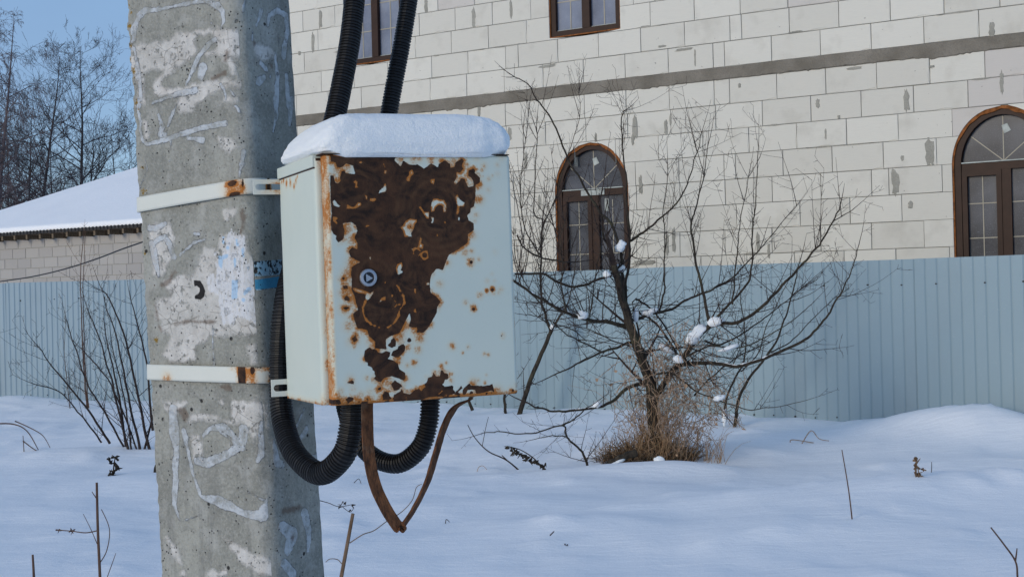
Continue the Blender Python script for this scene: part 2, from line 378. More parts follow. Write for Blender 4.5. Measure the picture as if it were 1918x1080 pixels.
M['bark'] = mat_bark('shrub_bark', (0.022, 0.019, 0.016), (0.062, 0.05, 0.037), (0.08, 0.075, 0.043))
M['twig'] = mat_bark('shrub_twig', (0.024, 0.018, 0.017), (0.062, 0.046, 0.04))
M['twig2'] = mat_bark('reddish_stem', (0.075, 0.042, 0.032), (0.14, 0.085, 0.06))
M['farbark'] = mat_bark('far_bark', (0.042, 0.038, 0.042), (0.075, 0.068, 0.07), None, 0.2)
M['birch'] = mat_bark('birch_twig', (0.09, 0.068, 0.07), (0.15, 0.12, 0.12), None, 0.3)
M['grass'] = mat_bark('dry_grass', (0.22, 0.125, 0.068), (0.44, 0.30, 0.175))
M['vine'] = mat_bark('dry_vine', (0.24, 0.15, 0.095), (0.45, 0.32, 0.22))
M['stalk'] = mat_bark('dry_stalk', (0.11, 0.07, 0.045), (0.22, 0.15, 0.1))
M['wood'] = mat_bark('weathered_wood', (0.09, 0.066, 0.045), (0.19, 0.145, 0.10), None, 0.4)
M['roofdark'] = mat_plain('dark_roof_sheet', (0.05, 0.045, 0.042), 0.8, 0.3, 5)
M['cable'] = mat_plain('black_cable', (0.02, 0.02, 0.022), 0.6, 0.2, 30, 0)
M['tussock'] = mat_bark('dark_dry_grass', (0.06, 0.038, 0.024), (0.17, 0.11, 0.066))

# ------------------------------------------------------------------ ground: one sheet of snow
def bump2(x, y, cx, cy, rx, ry, rot=0.0):
    dx, dy = x - cx, y - cy; c, s = math.cos(rot), math.sin(rot)
    a = (dx * c + dy * s) / rx; b = (-dx * s + dy * c) / ry
    return math.exp(-(a * a + b * b))
MOUNDS = []
def mound(px, py, Y, amp, rx, ry, rot=0.0):
    p = at(px, py, Y); MOUNDS.append((p.x, Y, amp, rx, ry, rot))
mound(1800, 770, 12.75, 0.20, 0.75, 0.45, -0.6)
mound(1960, 790, 12.2, 0.10, 1.1, 0.5, -0.6)
mound(1760, 940, 9.3, 0.17, 1.9, 0.5, 0.12)
mound(1500, 1010, 8.3, 0.07, 1.2, 0.4, 0.2)
mound(1220, 850, 12.1, 0.10, 0.75, 0.45)
mound(1200, 868, 11.0, 0.075, 0.7, 0.22)
mound(1300, 868, 11.1, 0.05, 0.4, 0.2)
mound(1450, 780, 14.2, 0.04, 1.2, 0.5, -0.6)
mound(20, 750, 18.6, 0.10, 0.9, 0.5)
mound(240, 850, 14.0, 0.07, 0.7, 0.5)
mound(120, 870, 12.8, 0.06, 1.0, 0.4)
mound(1050, 1020, 8.6, 0.05, 0.8, 0.35, 0.2)
mound(1330, 990, 9.0, -0.05, 0.9, 0.3, 0.15)
mound(820, 960, 9.6, 0.04, 1.2, 0.3, 0.1)
mound(450, 900, 11.0, 0.05, 1.0, 0.4)
def ground_z(x, y):
    if y > 26: f = 0.325 + 0.01 * (y - 26)
    else: f = 0.0125 * y
    if y < 45 and abs(x) < 30:
        w = 1.0 if y < 30 else (45 - y) / 15
        f += w * (0.075 * noise.noise((x * 0.42, y * 0.5, 3.1)) + 0.03 * noise.noise((x * 1.3, y * 1.5, 9.2)) + 0.010 * noise.noise((x * 3.4, y * 4.2, 1.2)) + 0.0045 * noise.noise((x * 6.5, y * 6.5, 8.2)) + 0.085 * max(0.0, noise.noise((x * 2.3, y * 2.9, 21.0)) - 0.30) + 0.05 * max(0.0, noise.noise((x * 4.6, y * 5.2, 4.0)) - 0.42))
        for cx, cy, a, rx, ry, rot in MOUNDS:
            if abs(x - cx) < 4 and abs(y - cy) < 4: f += w * a * bump2(x, y, cx, cy, rx, ry, rot)
    return f
def ground_hit(px, py, y0=3.0, y1=40.0):
    lo = y0
    while lo < y1:
        p = at(px, py, lo)
        if p.z <= ground_z(p.x, p.y): break
        lo += 0.05
    return Vector((p.x, p.y, ground_z(p.x, p.y)))
def build_ground():
    xs = list(np.arange(-9, 9.001, 0.07)); ys = list(np.arange(3.0, 21.0, 0.07))
    left = [-900, -400, -160, -70, -36, -22, -15, -11.5, -10]; xs = left + xs + [-q for q in left[::-1]]
    ys = [-60, -20, -8, -3, 0, 1.2, 2.2] + ys + [22, 23.5, 25, 27, 30, 35, 42, 55, 80, 130, 250, 600, 1500]
    nx, ny = len(xs), len(ys)
    v = [(x, y, ground_z(x, y)) for y in ys for x in xs]
    f = [(j * nx + i, j * nx + i + 1, (j + 1) * nx + i + 1, (j + 1) * nx + i) for j in range(ny - 1) for i in range(nx - 1)]
    me = bpy.data.meshes.new('snow_ground'); me.from_pydata(v, [], f); me.polygons.foreach_set('use_smooth', [True] * len(f))
    tag(link('snow_ground', me, M['snow']), kind='structure')
build_ground()

# ------------------------------------------------------------------ block walls
rnd = random.Random(5)
EDIR = Vector((0.844, -0.536, 0)).normalized()        # along the house wall, to the right and nearer
WALL_ROT = math.atan2(EDIR.y, EDIR.x)
NIN = Vector((-EDIR.y, EDIR.x, 0))                    # into the wall
H0 = at(1550, 533, 16.5); H0.z = 0.0
def wall_lx(px, py, P0=H0):
    p = hit_plane(px, py, P0, NIN); q = p - P0
    return q.dot(EDIR), p.z
COURSE, BLK = 0.303, 0.602
BELT0, BELT1 = 4.060, 4.208

class Opening:
    def __init__(s, x0, x1, z0, z1, arch=False):
        s.x0, s.x1, s.z0, s.z1, s.arch = x0, x1, z0, z1, arch      # z1 = springing line for arches
        s.c = (x0 + x1) / 2; s.r = (x1 - x0) / 2; s.top = z1 + s.rise() if arch else z1
    def rise(s): return s.r * ARCH_K
    def bounds(s, z):
        if z < s.z0 - 1e-6 or z > s.top + 1e-6: return None
        if not s.arch or z <= s.z1: return (s.x0, s.x1)
        t = (z - s.z1) / s.rise(); w = s.r * math.sqrt(max(0.0, 1 - t * t)); return (s.c - w, s.c + w)
ARCH_K = 1.0
def cut_pieces(x0, x1, z0, z1, ops):
    """rectangle minus the openings, as polygons in (x, z)"""
    hits = [o for o in ops if o.x1 > x0 and o.x0 < x1 and o.top > z0 + 0.004 and o.z0 < z1 - 0.004]
    if not hits: return [[(x0, z0), (x1, z0), (x1, z1), (x0, z1)]]
    if len(hits) > 1:
        hits.sort(key=lambda q: q.c); m = (hits[0].x1 + hits[1].x0) / 2
        return cut_pieces(x0, m, z0, z1, hits[:1]) + cut_pieces(m, x1, z0, z1, hits[1:])
    o = hits[0]; out = []
    zz = sorted(set([z0, z1] + [q for q in (o.z0, o.z1, o.top) if z0 < q < z1] + ([z0 + (z1 - z0) * k / 8 for k in range(1, 8)] if o.arch and z1 > o.z1 else [])))
    for side in (0, 1):
        run = []
        for z in zz:
            b = o.bounds(z)
            if b is None: b = (o.c, o.c) if z > o.top - 1e-6 else (o.c, o.c)
            if side == 0: run.append((z, min(b[0], x1)))
            else: run.append((z, max(b[1], x0)))
        if side == 0: poly = [(x0, z0)] + [(max(x, x0), z) for z, x in run] + [(x0, z1)]
        else: poly = [(x1, z1)] + [(min(x, x1), z) for z, x in run[::-1]] + [(x1, z0)]
        # drop slivers
        area = 0.5 * abs(sum(a[0] * b[1] - b[0] * a[1] for a, b in zip(poly, poly[1:] + poly[:1])))
        clean = []
        for p in poly:
            if not clean or (abs(p[0] - clean[-1][0]) + abs(p[1] - clean[-1][1])) > 1e-5: clean.append(p)
        if len(clean) > 1 and abs(clean[0][0] - clean[-1][0]) + abs(clean[0][1] - clean[-1][1]) < 1e-5: clean.pop()
        if area > 0.004 and len(clean) >= 3: out.append(clean)
    return out
_block_cache = {}
def block_mesh(w, h):
    key = round(w, 3), round(h, 3), rnd.randint(0, 7)
    if key in _block_cache: return _block_cache[key]
    d = 0.10; mb = MB(); out = []; fr = []
    for (x0, z0), (x1, z1), k in (((0, 0), (w, 0), 5), ((w, 0), (w, h), 3), ((w, h), (0, h), 5), ((0, h), (0, 0), 3)):
        for i in range(k): out.append((x0 + (x1 - x0) * i / k, z0 + (z1 - z0) * i / k))
    n = len(out)
    for i, (x, z) in enumerate(out):      # worn, slightly chipped arris
        e = 0.002 + 0.004 * rnd.random() + (0.022 * rnd.random() if rnd.random() < 0.07 else 0)
        fr.append((min(max(x, e), w - e), 0, min(max(z, e), h - e)))
    md = [(x, 0.009, z) for x, z in out]; bk = [(x, d, z) for x, z in out]
    mb.add(fr + md + bk, [tuple(range(n))] + [(n + i, n + (i + 1) % n, (i + 1) % n, i) for i in range(n)] + [(2 * n + i, 2 * n + (i + 1) % n, n + (i + 1) % n, n + i) for i in range(n)])
    me = bpy.data.meshes.new('block'); me.from_pydata(mb.v, [], mb.f); me.update(); _block_cache[key] = me; return me
def in_view(P0, lx, z, m=60):
    q = proj(P0 + EDIR * lx + Vector((0, 0, z))); return -m < q[0] < PW + m and -m < q[1] < 560
def lay_course(root, wall, P0, z, x_start, x_end, ops, rest, mat, gap=0.005, phase=0.0, cuts=True):
    x = x_start - phase
    while x < x_end:
        L = BLK
        if cuts and rnd.random() < 0.09: L = rnd.choice((0.15, 0.2, 0.3))
        a, b = max(x, x_start), min(x + L, x_end); x += L
        if b - a < 0.06: continue
        a2, b2, z0, z1 = a + gap / 2, b - gap / 2, z + gap / 2, z + COURSE - gap / 2
        prou = rnd.uniform(-0.0035, 0.0035)
        for poly in cut_pieces(a2, b2, z0, z1, ops):
            cx = sum(p[0] for p in poly) / len(poly)
            vis = in_view(P0, a, z + 0.15) or in_view(P0, b, z + 0.15)
            if not vis:
                rest.prism(poly, prou, 0.1); continue
            m = mat if rnd.random() < 0.96 or mat is M['block3'] else M['block2']
            if len(poly) == 4 and abs((b2 - a2) - (max(p[0] for p in poly) - min(p[0] for p in poly))) < 1e-6:
                me = block_mesh(b2 - a2, z1 - z0)
                if not me.materials: me.materials.append(mat)
                o = bpy.data.objects.new('block', me); C.objects.link(o); o.parent = wall
                o.location = (a2, prou, z0); o.rotation_euler = (0, rnd.uniform(-0.002, 0.002), 0)
                if m is not mat: o.material_slots[0].link = 'OBJECT'; o.material_slots[0].material = m
            else:
                mb = MB(); mb.prism([(p[0] - a2, p[1] - z0) for p in poly], 0, 0.1 - prou)
                o = mb.build('block', m, wall); o.location = (a2, prou, z0)

def ragged(cx, cz, w, h, n=16, jag=0.28, seed=0):
    r = random.Random(seed); pts = []
    for i in range(n):
        a = 2 * math.pi * i / n; ca, sa = math.cos(a), math.sin(a)
        k = 1.0 / max(abs(ca), abs(sa)) ** 0.7
        q = 1 + r.uniform(-jag, jag)
        pts.append((cx + ca * k * w / 2 * q, cz + sa * k * h / 2 * (1 + r.uniform(-jag, jag) * 0.7)))
    return pts
def smear(parent, cx, cz, w, h, seed, depth=0.006):
    """hand-thrown lump of mortar: domed patch with ragged outline"""
    pts = ragged(cx, cz, w, h, 18, 0.3, seed); mb = MB(); n = len(pts); r = random.Random(seed)
    v = [(x, 0.004, z) for x, z in pts] + [(cx + (x - cx) * 0.75, -depth * r.uniform(0.6, 1.1), cz + (z - cz) * 0.82) for x, z in pts] + [(cx, -depth * 1.1, cz)]
    f = [(i, (i + 1) % n, n + (i + 1) % n, n + i) for i in range(n)] + [(n + i, n + (i + 1) % n, 2 * n) for i in range(n)]
    mb.add(v, f); return mb.build('mortar_smear', M['mortar'], parent)

# openings, read off the wall plane
xl1 = wall_lx(644, 60)[0]; xl2, zb2 = wall_lx(1029, 72); xr2 = wall_lx(1162, 56)[0]
xl1b, zb1 = wall_lx(672, 120)
W2 = Opening(xl2, xr2, zb2, zb2 + 1.45)
W1 = Opening(xl1, xl1 + (xr2 - xl2), zb2 - 0.0, zb2 + 1.45)
xl3 = wall_lx(1040, 400)[0]; xr3 = wall_lx(1178, 400)[0]; zs3 = wall_lx(1105, 354)[1]; za3 = wall_lx(1105, 268)[1]
xl4 = wall_lx(1785, 400)[0]; xc4 = wall_lx(1877, 320)[0]; zs4 = wall_lx(1830, 312)[1]; za4 = wall_lx(1877, 196)[1]
r3 = (xr3 - xl3) / 2; r4 = xc4 - xl4
zsp = (zs3 + zs4) / 2; zap = (za3 + za4) / 2
ARCH_K = (zap - zsp) / ((r3 + r4) / 2)
W3 = Opening(xl3, xr3, 1.15, zsp, True); W4 = Opening(xl4, xl4 + 2 * r4, 1.15, zsp, True)
OPS = [W1, W2, W3, W4]
print('windows', xl2, xr2, zb1, zb2, 'arch', r3, r4, zs3, zs4, za3, za4, 'K', ARCH_K)

house = empty('block_house', H0, WALL_ROT)
tag(house, 'unfinished house of white aerated concrete blocks with brown windows behind the fence', 'house')
HX0, HX1 = wall_lx(430, 300)[0], 6.5
wall = MB()
rest = MB()
zc = []
z = BELT0 - COURSE * 14
k = 0
while z < BELT0 - 0.01: zc.append(z); z += COURSE
z = BELT1
while z < 6.9: zc.append(z); z += COURSE
core = MB()
for z in zc:
    for poly in cut_pieces(HX0, HX1, z, z + COURSE, OPS): core.prism(poly, 0.013, 0.30)
core.box(HX0, HX1, 0.010, 0.30, BELT0, BELT1)
core.box(HX0, HX0 + 0.3, 0.30, 8.0, 0, 6.9); core.box(HX1 - 0.3, HX1, 0.30, 8.0, 0, 6.9); core.box(HX0 + 0.3, HX1 - 0.3, 7.7, 8.0, 0, 6.9)
hwall = core.build('wall', M['joint'], house)
for i, z in enumerate(zc):
    ph = (0.0 if i % 2 else 0.3) + rnd.uniform(-0.06, 0.06)
    lay_course(house, hwall, H0, z, HX0, HX1, OPS, rest, M['block'], phase=ph)
if rest.v: tag(rest.build('blocks_out_of_view', M['block'], house), kind='stuff')
# concrete belt with an uneven poured face
def belt():
    xs = np.arange(HX0, HX1, 0.035); mb = MB(); n = len(xs); v = []
    for x in xs:
        lo = BELT0 - 0.006 - 0.035 * max(0, noise.noise((x * 1.1, 0, 4))) - 0.02 * noise.noise((x * 9, 0, 2)) - 0.014 * noise.noise((x * 27, 1, 2))
        hi = BELT1 + 0.006 + 0.012 * noise.noise((x * 6, 3, 2))
        for t in (0, 0.08, 0.5, 0.92, 1):
            zz = lo + (hi - lo) * t; y = 0.006 if t in (0, 1) else -0.010 - 0.006 * noise.noise((x * 5, zz * 9, 1))
            v.append((x, y, zz))
    f = [(i * 5 + j, (i + 1) * 5 + j, (i + 1) * 5 + j + 1, i * 5 + j + 1) for i in range(n - 1) for j in range(4)]
    mb.add(v, f); mb.build('concrete_belt', M['belt'], house)
belt()
# mortar smears at the places the photograph shows them (px, py, width px, height px)
for i, (px, py, w, h) in enumerate([(600, 37, 8, 34), (586, 80, 8, 38), (798, 12, 9, 26), (887, 32, 9, 40), (957, 18, 6, 36), (1189, 238, 9, 44), (1247, 240, 7, 28), (1256, 225, 5, 22),
        (1698, 188, 10, 42), (1742, 286, 20, 52), (1678, 342, 14, 50), (1673, 330, 7, 36), (1185, 262, 6, 20), (1262, 450, 7, 50), (1250, 456, 6, 42), (1200, 345, 7, 36), (1205, 492, 46, 10), (1116, 258, 6, 18),
        (1858, 60, 11, 38), (1876, 155, 7, 45), (1280, 93, 36, 5), (1420, 455, 8, 40), (1440, 470, 6, 30), (1025, 124, 40, 6), (640, 96, 34, 5), (897, 205, 6, 30), (955, 250, 10, 28), (1706, 384, 9, 14), (1240, 87, 16, 5),
        (1571, 220, 5, 9), (1385, 160, 5, 8), (1745, 125, 12, 5), (1600, 128, 26, 5), (1010, 380, 6, 30), (985, 300, 7, 34), (561, 100, 7, 8), (1210, 50, 20, 4), (1490, 60, 24, 4)]):
    lx, z = wall_lx(px, py); sc = FPX / (H0 + EDIR * lx).y
    smear(hwall, lx, z, w / sc / 0.93, h / sc, 100 + i)

r_j = random.Random(77)
for i in range(26):      # lumps at head joints
    z = r_j.choice(zc); lx = r_j.uniform(-7.5, 2.4)
    if any(o.x0 - .2 < lx < o.x1 + .2 and o.z0 - .4 < z < o.top + .3 for o in OPS) or not in_view(H0, lx, z, 0): continue
    smear(hwall, lx, z + COURSE * r_j.uniform(.3, .7), r_j.uniform(.02, .07), r_j.uniform(.06, .26), 800 + i, 0.005)
for i in range(70):      # mortar squeezed out along bed joints and head joints
    z = r_j.choice(zc); lx = r_j.uniform(-7.5, 2.4)
    if any(o.x0 - .2 < lx < o.x1 + .2 and o.z0 - .3 < z < o.top + .3 for o in OPS) or not in_view(H0, lx, z, 0): continue
    smear(hwall, lx, z, r_j.uniform(.08, .4), r_j.uniform(.012, .028), 500 + i, 0.004)
# windows
def ring_poly(o, inset, zbot, n=22):
    """outline of an arched opening reduced by inset, from bottom left over the arch to bottom right"""
    x0, x1 = o.x0 + inset, o.x1 - inset; c = o.c; rx = (x1 - x0) / 2; ry = o.rise() - inset
    pts = [(x0, zbot)]
    for i in range(n + 1):
        a = math.pi - math.pi * i / n; pts.append((c + rx * math.cos(a), o.z1 + ry * math.sin(a)))
    pts.append((x1, zbot)); return pts
def band_between(mb, outer, inner, y0, y1):
    n = len(outer)
    v = [(x, y0, z) for x, z in outer] + [(x, y0, z) for x, z in inner] + [(x, y1, z) for x, z in outer] + [(x, y1, z) for x, z in inner]
    f = []
    for i in range(n - 1):
        f += [(i, i + 1, n + i + 1, n + i), (n + i, n + i + 1, 3 * n + i + 1, 3 * n + i), (i + 1, i, 2 * n + i, 2 * n + i + 1)]
    mb.add(v, f)
def pane(parent, poly, mat, y):
    mb = MB(); n = len(poly)
    mb.prism(poly, y, y + 0.006); return mb.build('pane', mat, parent)
def bar(parent, name, mat, a, b, w, y0, y1):
    d = Vector((b[0] - a[0], b[1] - a[1])).normalized(); nx, nz = -d.y * w / 2, d.x * w / 2
    mb = MB(); mb.prism([(a[0] - nx, a[1] - nz), (b[0] - nx, b[1] - nz), (b[0] + nx, b[1] + nz), (a[0] + nx, a[1] + nz)], y0, y1)
    return mb.build(name, mat, parent)
def arched_window(o, label, papers):
    w = empty('window'); w.parent = house; w['label'] = label
    zb = o.z0
    r = random.Random(int(o.c * 100)); outer = ring_poly(o, -0.004, zb); inner = ring_poly(o, 0.028, zb); jag = []
    for i, p in enumerate(inner):
        k = 1.02 + r.uniform(-0.006, 0.006); jag.append((o.c + (p[0] - o.c) * k, p[1] - r.uniform(-.006, .03) * (p[1] > o.z1 + o.rise() * .4)))
    mb = MB(); band_between(mb, outer, jag, 0.012, 0.11); mb.build('foam_seal', M['foam'], w)
    mb = MB(); band_between(mb, ring_poly(o, 0.010, zb), ring_poly(o, 0.09, zb), 0.03, 0.125); mb.build('frame', M['frame'], w)
    x0, x1 = o.x0 + 0.095, o.x1 - 0.095
    bar(w, 'transom', M['frame'], (x0, o.z1 - 0.02), (x1, o.z1 - 0.02), 0.085, 0.048, 0.12)
    xm = o.c + 0.03
    bar(w, 'mullion', M['frame'], (xm, zb), (xm, o.z1 - 0.0625), 0.10, 0.050, 0.12)
    sash = MB(); a, b, zt = x0, xm - 0.05, o.z1 - 0.0625
    sash.box(a, a + 0.055, 0.038, 0.1, zb, zt); sash.box(b - 0.055, b, 0.038, 0.1, zb, zt); sash.box(a + 0.055, b - 0.055, 0.038, 0.1, zt - 0.06, zt)
    sash.build('sash', M['frame'], w)
    gy = 0.092
    arc = ring_poly(o, 0.095, o.z1 + 0.0225)
    pane(w, arc, M['glass_low'], gy)
    pane(w, [(a + 0.05, zb), (b - 0.05, zb), (b - 0.05, zt - 0.055), (a + 0.05, zt - 0.055)], M['glass_low'], gy)
    pane(w, [(xm + 0.05, zb), (x1, zb), (x1, zt), (xm + 0.05, zt)], M['glass_low'], gy)
    y0, y1 = gy - 0.004, gy - 0.001; g = 0.010; hub = (o.c, o.z1 + 0.03); ry = o.rise() - 0.1; rx = o.r - 0.1
    for ang in (38, 90, 142):
        a_ = math.radians(ang); bar(w, 'glazing_bar', M['gold'], hub, (o.c + rx * math.cos(a_), o.z1 + ry * math.sin(a_)), g, y0, y1)
    for (c0, c1) in ((a + 0.055, b - 0.055), (xm + 0.05, x1)):
        m = (c0 + c1) / 2; bar(w, 'glazing_bar', M['gold'], (m, zb), (m, zt - 0.06), g, y0 - 0.001, y1)
        for dz in (0.30, 0.68): bar(w, 'glazing_bar', M['gold'], (c0, zt - 0.06 - dz), (c1, zt - 0.06 - dz), g, y0, y1)
    mb = MB(); mb.box(x0, x1, 0.034, 0.047, o.z1 + 0.021, o.z1 + 0.033); mb.build('snow_line' if papers == 3 else 'sill_bead', M['film'], w)
    c = (o.c + 0.03, o.z1 + o.rise() * 0.62); s = 0.055
    mb = MB(); mb.prism([(c[0] - s * .8, c[1] + 0.03), (c[0] - s * .3, c[1] - s * 1.1), (c[0] + s, c[1] - 0.03), (c[0] + s * .3, c[1] + s * .9)], gy - 0.009, gy - 0.006); mb.build('paper_scrap', M['film'], w)
    if papers == 3:
        mb = MB(); mb.box(o.c - 0.17, o.c + 0.17, 0.040, 0.047, o.z1 - 0.055, o.z1 + 0.012); mb.build('protective_film', M['film'], w)
        mb = MB(); mb.box(xm + 0.12, xm + 0.18, gy - 0.009, gy - 0.006, zt - 0.2, zt - 0.04); mb.build('paper_scrap', M['film'], w)
    return w
arched_window(W3, 'arched brown window behind the bare shrub', 3)
arched_window(W4, 'arched brown window at the right edge', 1)
def rect_window(o, label):
    w = empty('window'); w.parent = house; w['label'] = label
    mb = MB(); a, b, z0, z1 = o.x0 + 0.012, o.x1 - 0.012, o.z0 + 0.012, o.z1 - 0.012; t = 0.07
    mb.box(o.x0 - 0.003, a, 0.014, 0.11, o.z0, o.z1); mb.box(b, o.x1 + 0.003, 0.014, 0.11, o.z0, o.z1); mb.box(a, b, 0.014, 0.11, o.z0 - 0.003, z0)
    mb.build('foam_seal', M['foam'], w)
    mb = MB(); mb.box(a, a + t, 0.035, 0.12, z0, z1); mb.box(b - t, b, 0.035, 0.12, z0, z1); mb.box(a + t, b - t, 0.035, 0.12, z0, z0 + t); mb.box(a + t, b - t, 0.035, 0.12, z1 - t, z1)
    mb.build('frame', M['frame'], w)
    xm = o.c + 0.01; mb = MB(); mb.box(xm - 0.055, xm + 0.055, 0.028, 0.118, z0 + t, z1 - t); mb.build('mullion', M['frame'], w)
    for c0, c1 in ((a + t, xm - 0.055), (xm + 0.055, b - t)):
        pane(w, [(c0, z0 + t), (c1, z0 + t), (c1, z1 - t), (c0, z1 - t)], M['glass_up'], 0.09)
        m = (c0 + c1) / 2; bar(w, 'glazing_bar', M['gold'], (m, z0 + t), (m, z1 - t), 0.013, 0.084, 0.089)
        for dz in (0.38, 0.76, 1.1): bar(w, 'glazing_bar', M['gold'], (c0, z0 + t + dz), (c1, z0 + t + dz), 0.013, 0.0835, 0.089)
        mb = MB(); mb.box(c0, c1, 0.07, 0.0895, z0 + t, z0 + t + 0.014); mb.build('bead', M['film'], w)
rect_window(W1, 'brown upper window behind the black conduits'); rect_window(W2, 'brown upper window above the arched window')
# ------------------------------------------------------------------ low building on the left
G0 = at(130, 569, 42.0); G0.z = 0.0
gar = empty('block_garage', G0, WALL_ROT)
tag(gar, 'low building of pale pinkish blocks with snow covered hip roof at the left', 'building')
GX0 = wall_lx(-95, 480, G0)[0]; GX1 = wall_lx(440, 480, G0)[0]
GZ = wall_lx(130, 441, G0)[1]
print('garage', GX0, GX1, GZ)
gc = MB(); gc.box(GX0, GX1, 0.012, 0.3, 0, GZ); gc.box(GX0, GX0 + 0.3, 0.3, 9.0, 0, GZ); gwall = gc.build('wall', M['mortar'], gar)
grest = MB(); z = GZ - COURSE; i = 0
while z > -0.2:
    lay_course(gar, gwall, G0, z, GX0, GX1, [], grest, M['block3'], gap=0.016, phase=(0.0 if i % 2 else 0.3) + rnd.uniform(-0.05, 0.05), cuts=True); z -= COURSE; i += 1
if grest.v: tag(grest.build('blocks_out_of_view', M['block3'], gar), kind='stuff')
# hip roof: eave 0.55 m out, hip leaves the left corner inward
OV = 0.55; ex0 = GX0 - OV; ez = GZ + 0.10
def hip_px(t, tan):
    p = G0 + EDIR * (ex0 + t) + NIN * (-OV + t) + Vector((0, 0, ez + 0.2 + t * tan)); return proj(p)
best = None
for tan in np.arange(0.2, 0.9, 0.01):
    for t in np.arange(0.5, 9, 0.05):
        q = hip_px(t, tan); e = abs(q[0] - 258) + abs(q[1] - 312)
        if best is None or e < best[0]: best = (e, t, tan)
print('hip', best)
TAN = best[2]; TR = max(best[1] + 1.2, 5.0)
def roof_slab(lo, hi, ext, name, mat, parent):
    mb = MB(); A = (ex0 - ext, -OV - ext); B = (GX1 + 3, -OV - ext); R0 = (ex0 - ext + TR, -OV - ext + TR); R1 = (GX1 + 3, -OV - ext + TR); D = (ex0 - ext, -OV + 2 * TR + ext)
    zz = lambda base, t: ez + base + t * TAN
    n = 26; v = []; f = []
    for base in (lo, hi):
        v += [(A[0], A[1], zz(base, 0)), (B[0], B[1], zz(base, 0)), (R1[0], R1[1], zz(base, TR)), (R0[0], R0[1], zz(base, TR)), (D[0], D[1], zz(base, 0))]
    f = [(5, 6, 7, 8), (5, 8, 9), (3, 2, 1, 0), (4, 3, 0), (0, 1, 6, 5), (4, 0, 5, 9), (1, 2, 7, 6)]
    mb.add(v, f); return mb.build(name, mat, parent)
roof = roof_slab(-0.02, 0.02, 0.0, 'roof', M['roofdark'], gar)
rs = roof_slab(0.024, 0.20, -0.02, 'roof_snow', M['snow'], roof)
bv = rs.modifiers.new('soft', 'BEVEL'); bv.width = 0.07; bv.segments = 3
mb = MB(); x = ex0
while x < GX1 + 2:       # corrugated sheet edge under the snow
    mb.tube([(x, -OV - 0.03, ez + 0.012), (x, -OV + 0.2, ez + 0.012 + 0.23 * TAN)], 0.045, 6); x += 0.15
mb.build('corrugated_edge', M['roofdark'], roof)
mb = MB(); mb.box(ex0 + 0.05, GX1 + 2, -OV + 0.10, -0.03, ez - 0.035, ez - 0.021); mb.build('soffit_board', M['wood'], gar)
x = GX0 - 0.3
while x < GX1:
    mb = MB(); mb.box(0, 0.075, -OV + 0.04, 0.0, ez - 0.17, ez - 0.036); o = mb.build('rafter_end', M['wood'], gar); o.location = (x + rnd.uniform(-0.04, 0.04), 0, rnd.uniform(-0.01, 0.01)); x += 0.58
mb = MB(); mb.box(GX0, GX1, -0.012, 0.008, GZ - 0.02, GZ + 0.09); mb.build('wall_plate', M['wood'], gar)
# service cable sagging in front of it
cpts = [at(px, py, 30 - i * 0.9) for i, (px, py) in enumerate([(-60, 535), (0, 527), (60, 518), (120, 504), (180, 485), (230, 466), (290, 445), (340, 425)])]
mb = MB(); mb.tube(catmull(cpts, 6), 0.013, 6); tag(mb.build('overhead_cable', M['cable'], None, cpts[0]), 'thin black overhead cable sagging in front of the garage wall', 'cable')

# ------------------------------------------------------------------ profiled sheet fences
def sheet_mesh(w, h, pitch, name='sheet'):
    prof = []; x = 0.0
    while x < w - 1e-6:
        prof += [(x, 0.0), (x + 0.003, -0.008), (x + pitch - 0.022, -0.0085), (x + pitch - 0.009, -0.001)]; x += pitch
    prof.append((w + 0.01, 0.0))
    zs = [0, h * 0.33, h * 0.66, h]; v = [(x, y, z) for z in zs for x, y in prof]; n = len(prof)
    f = [(j * n + i, j * n + i + 1, (j + 1) * n + i + 1, (j + 1) * n + i) for j in range(3) for i in range(n - 1)]
    # folded back faces give the sheet its thickness
    v += [(x, y + 0.0012, z) for (x, y, z) in v[:]]; m = n * 4
    f += [tuple(m + q for q in reversed(t)) for t in f[:]]
    f += [(3 * n + i, 3 * n + i + 1, m + 3 * n + i + 1, m + 3 * n + i) for i in range(n - 1)]
    me = bpy.data.meshes.new(name); me.from_pydata(v, [], f); me.update(); return me
def screw_mesh():
    mb = MB(); n = 8; v = []; 
    for r, y in ((0.0125, 0.0), (0.0125, -0.004), (0.0085, -0.0045), (0.0085, -0.009)): v += [(r * math.cos(2 * math.pi * k / n), y, r * math.sin(2 * math.pi * k / n)) for k in range(n)]
    f = [(j * n + k, j * n + (k + 1) % n, (j + 1) * n + (k + 1) % n, (j + 1) * n + k) for j in range(3) for k in range(n)] + [tuple(range(3 * n, 4 * n))]
    me = bpy.data.meshes.new('screw'); me.from_pydata(v, [], f); me.update(); me.materials.append(M['screw']); return me
SCREW = screw_mesh()
SHEET_W, SHEET_H = 1.15, 1.80
SHEET = sheet_mesh(SHEET_W, SHEET_H, 0.115); SHEET.materials.append(M['fence'])
SHEET_FINE = sheet_mesh(SHEET_W, SHEET_H, 0.0719); SHEET_FINE.materials.append(M['fence_pale'])
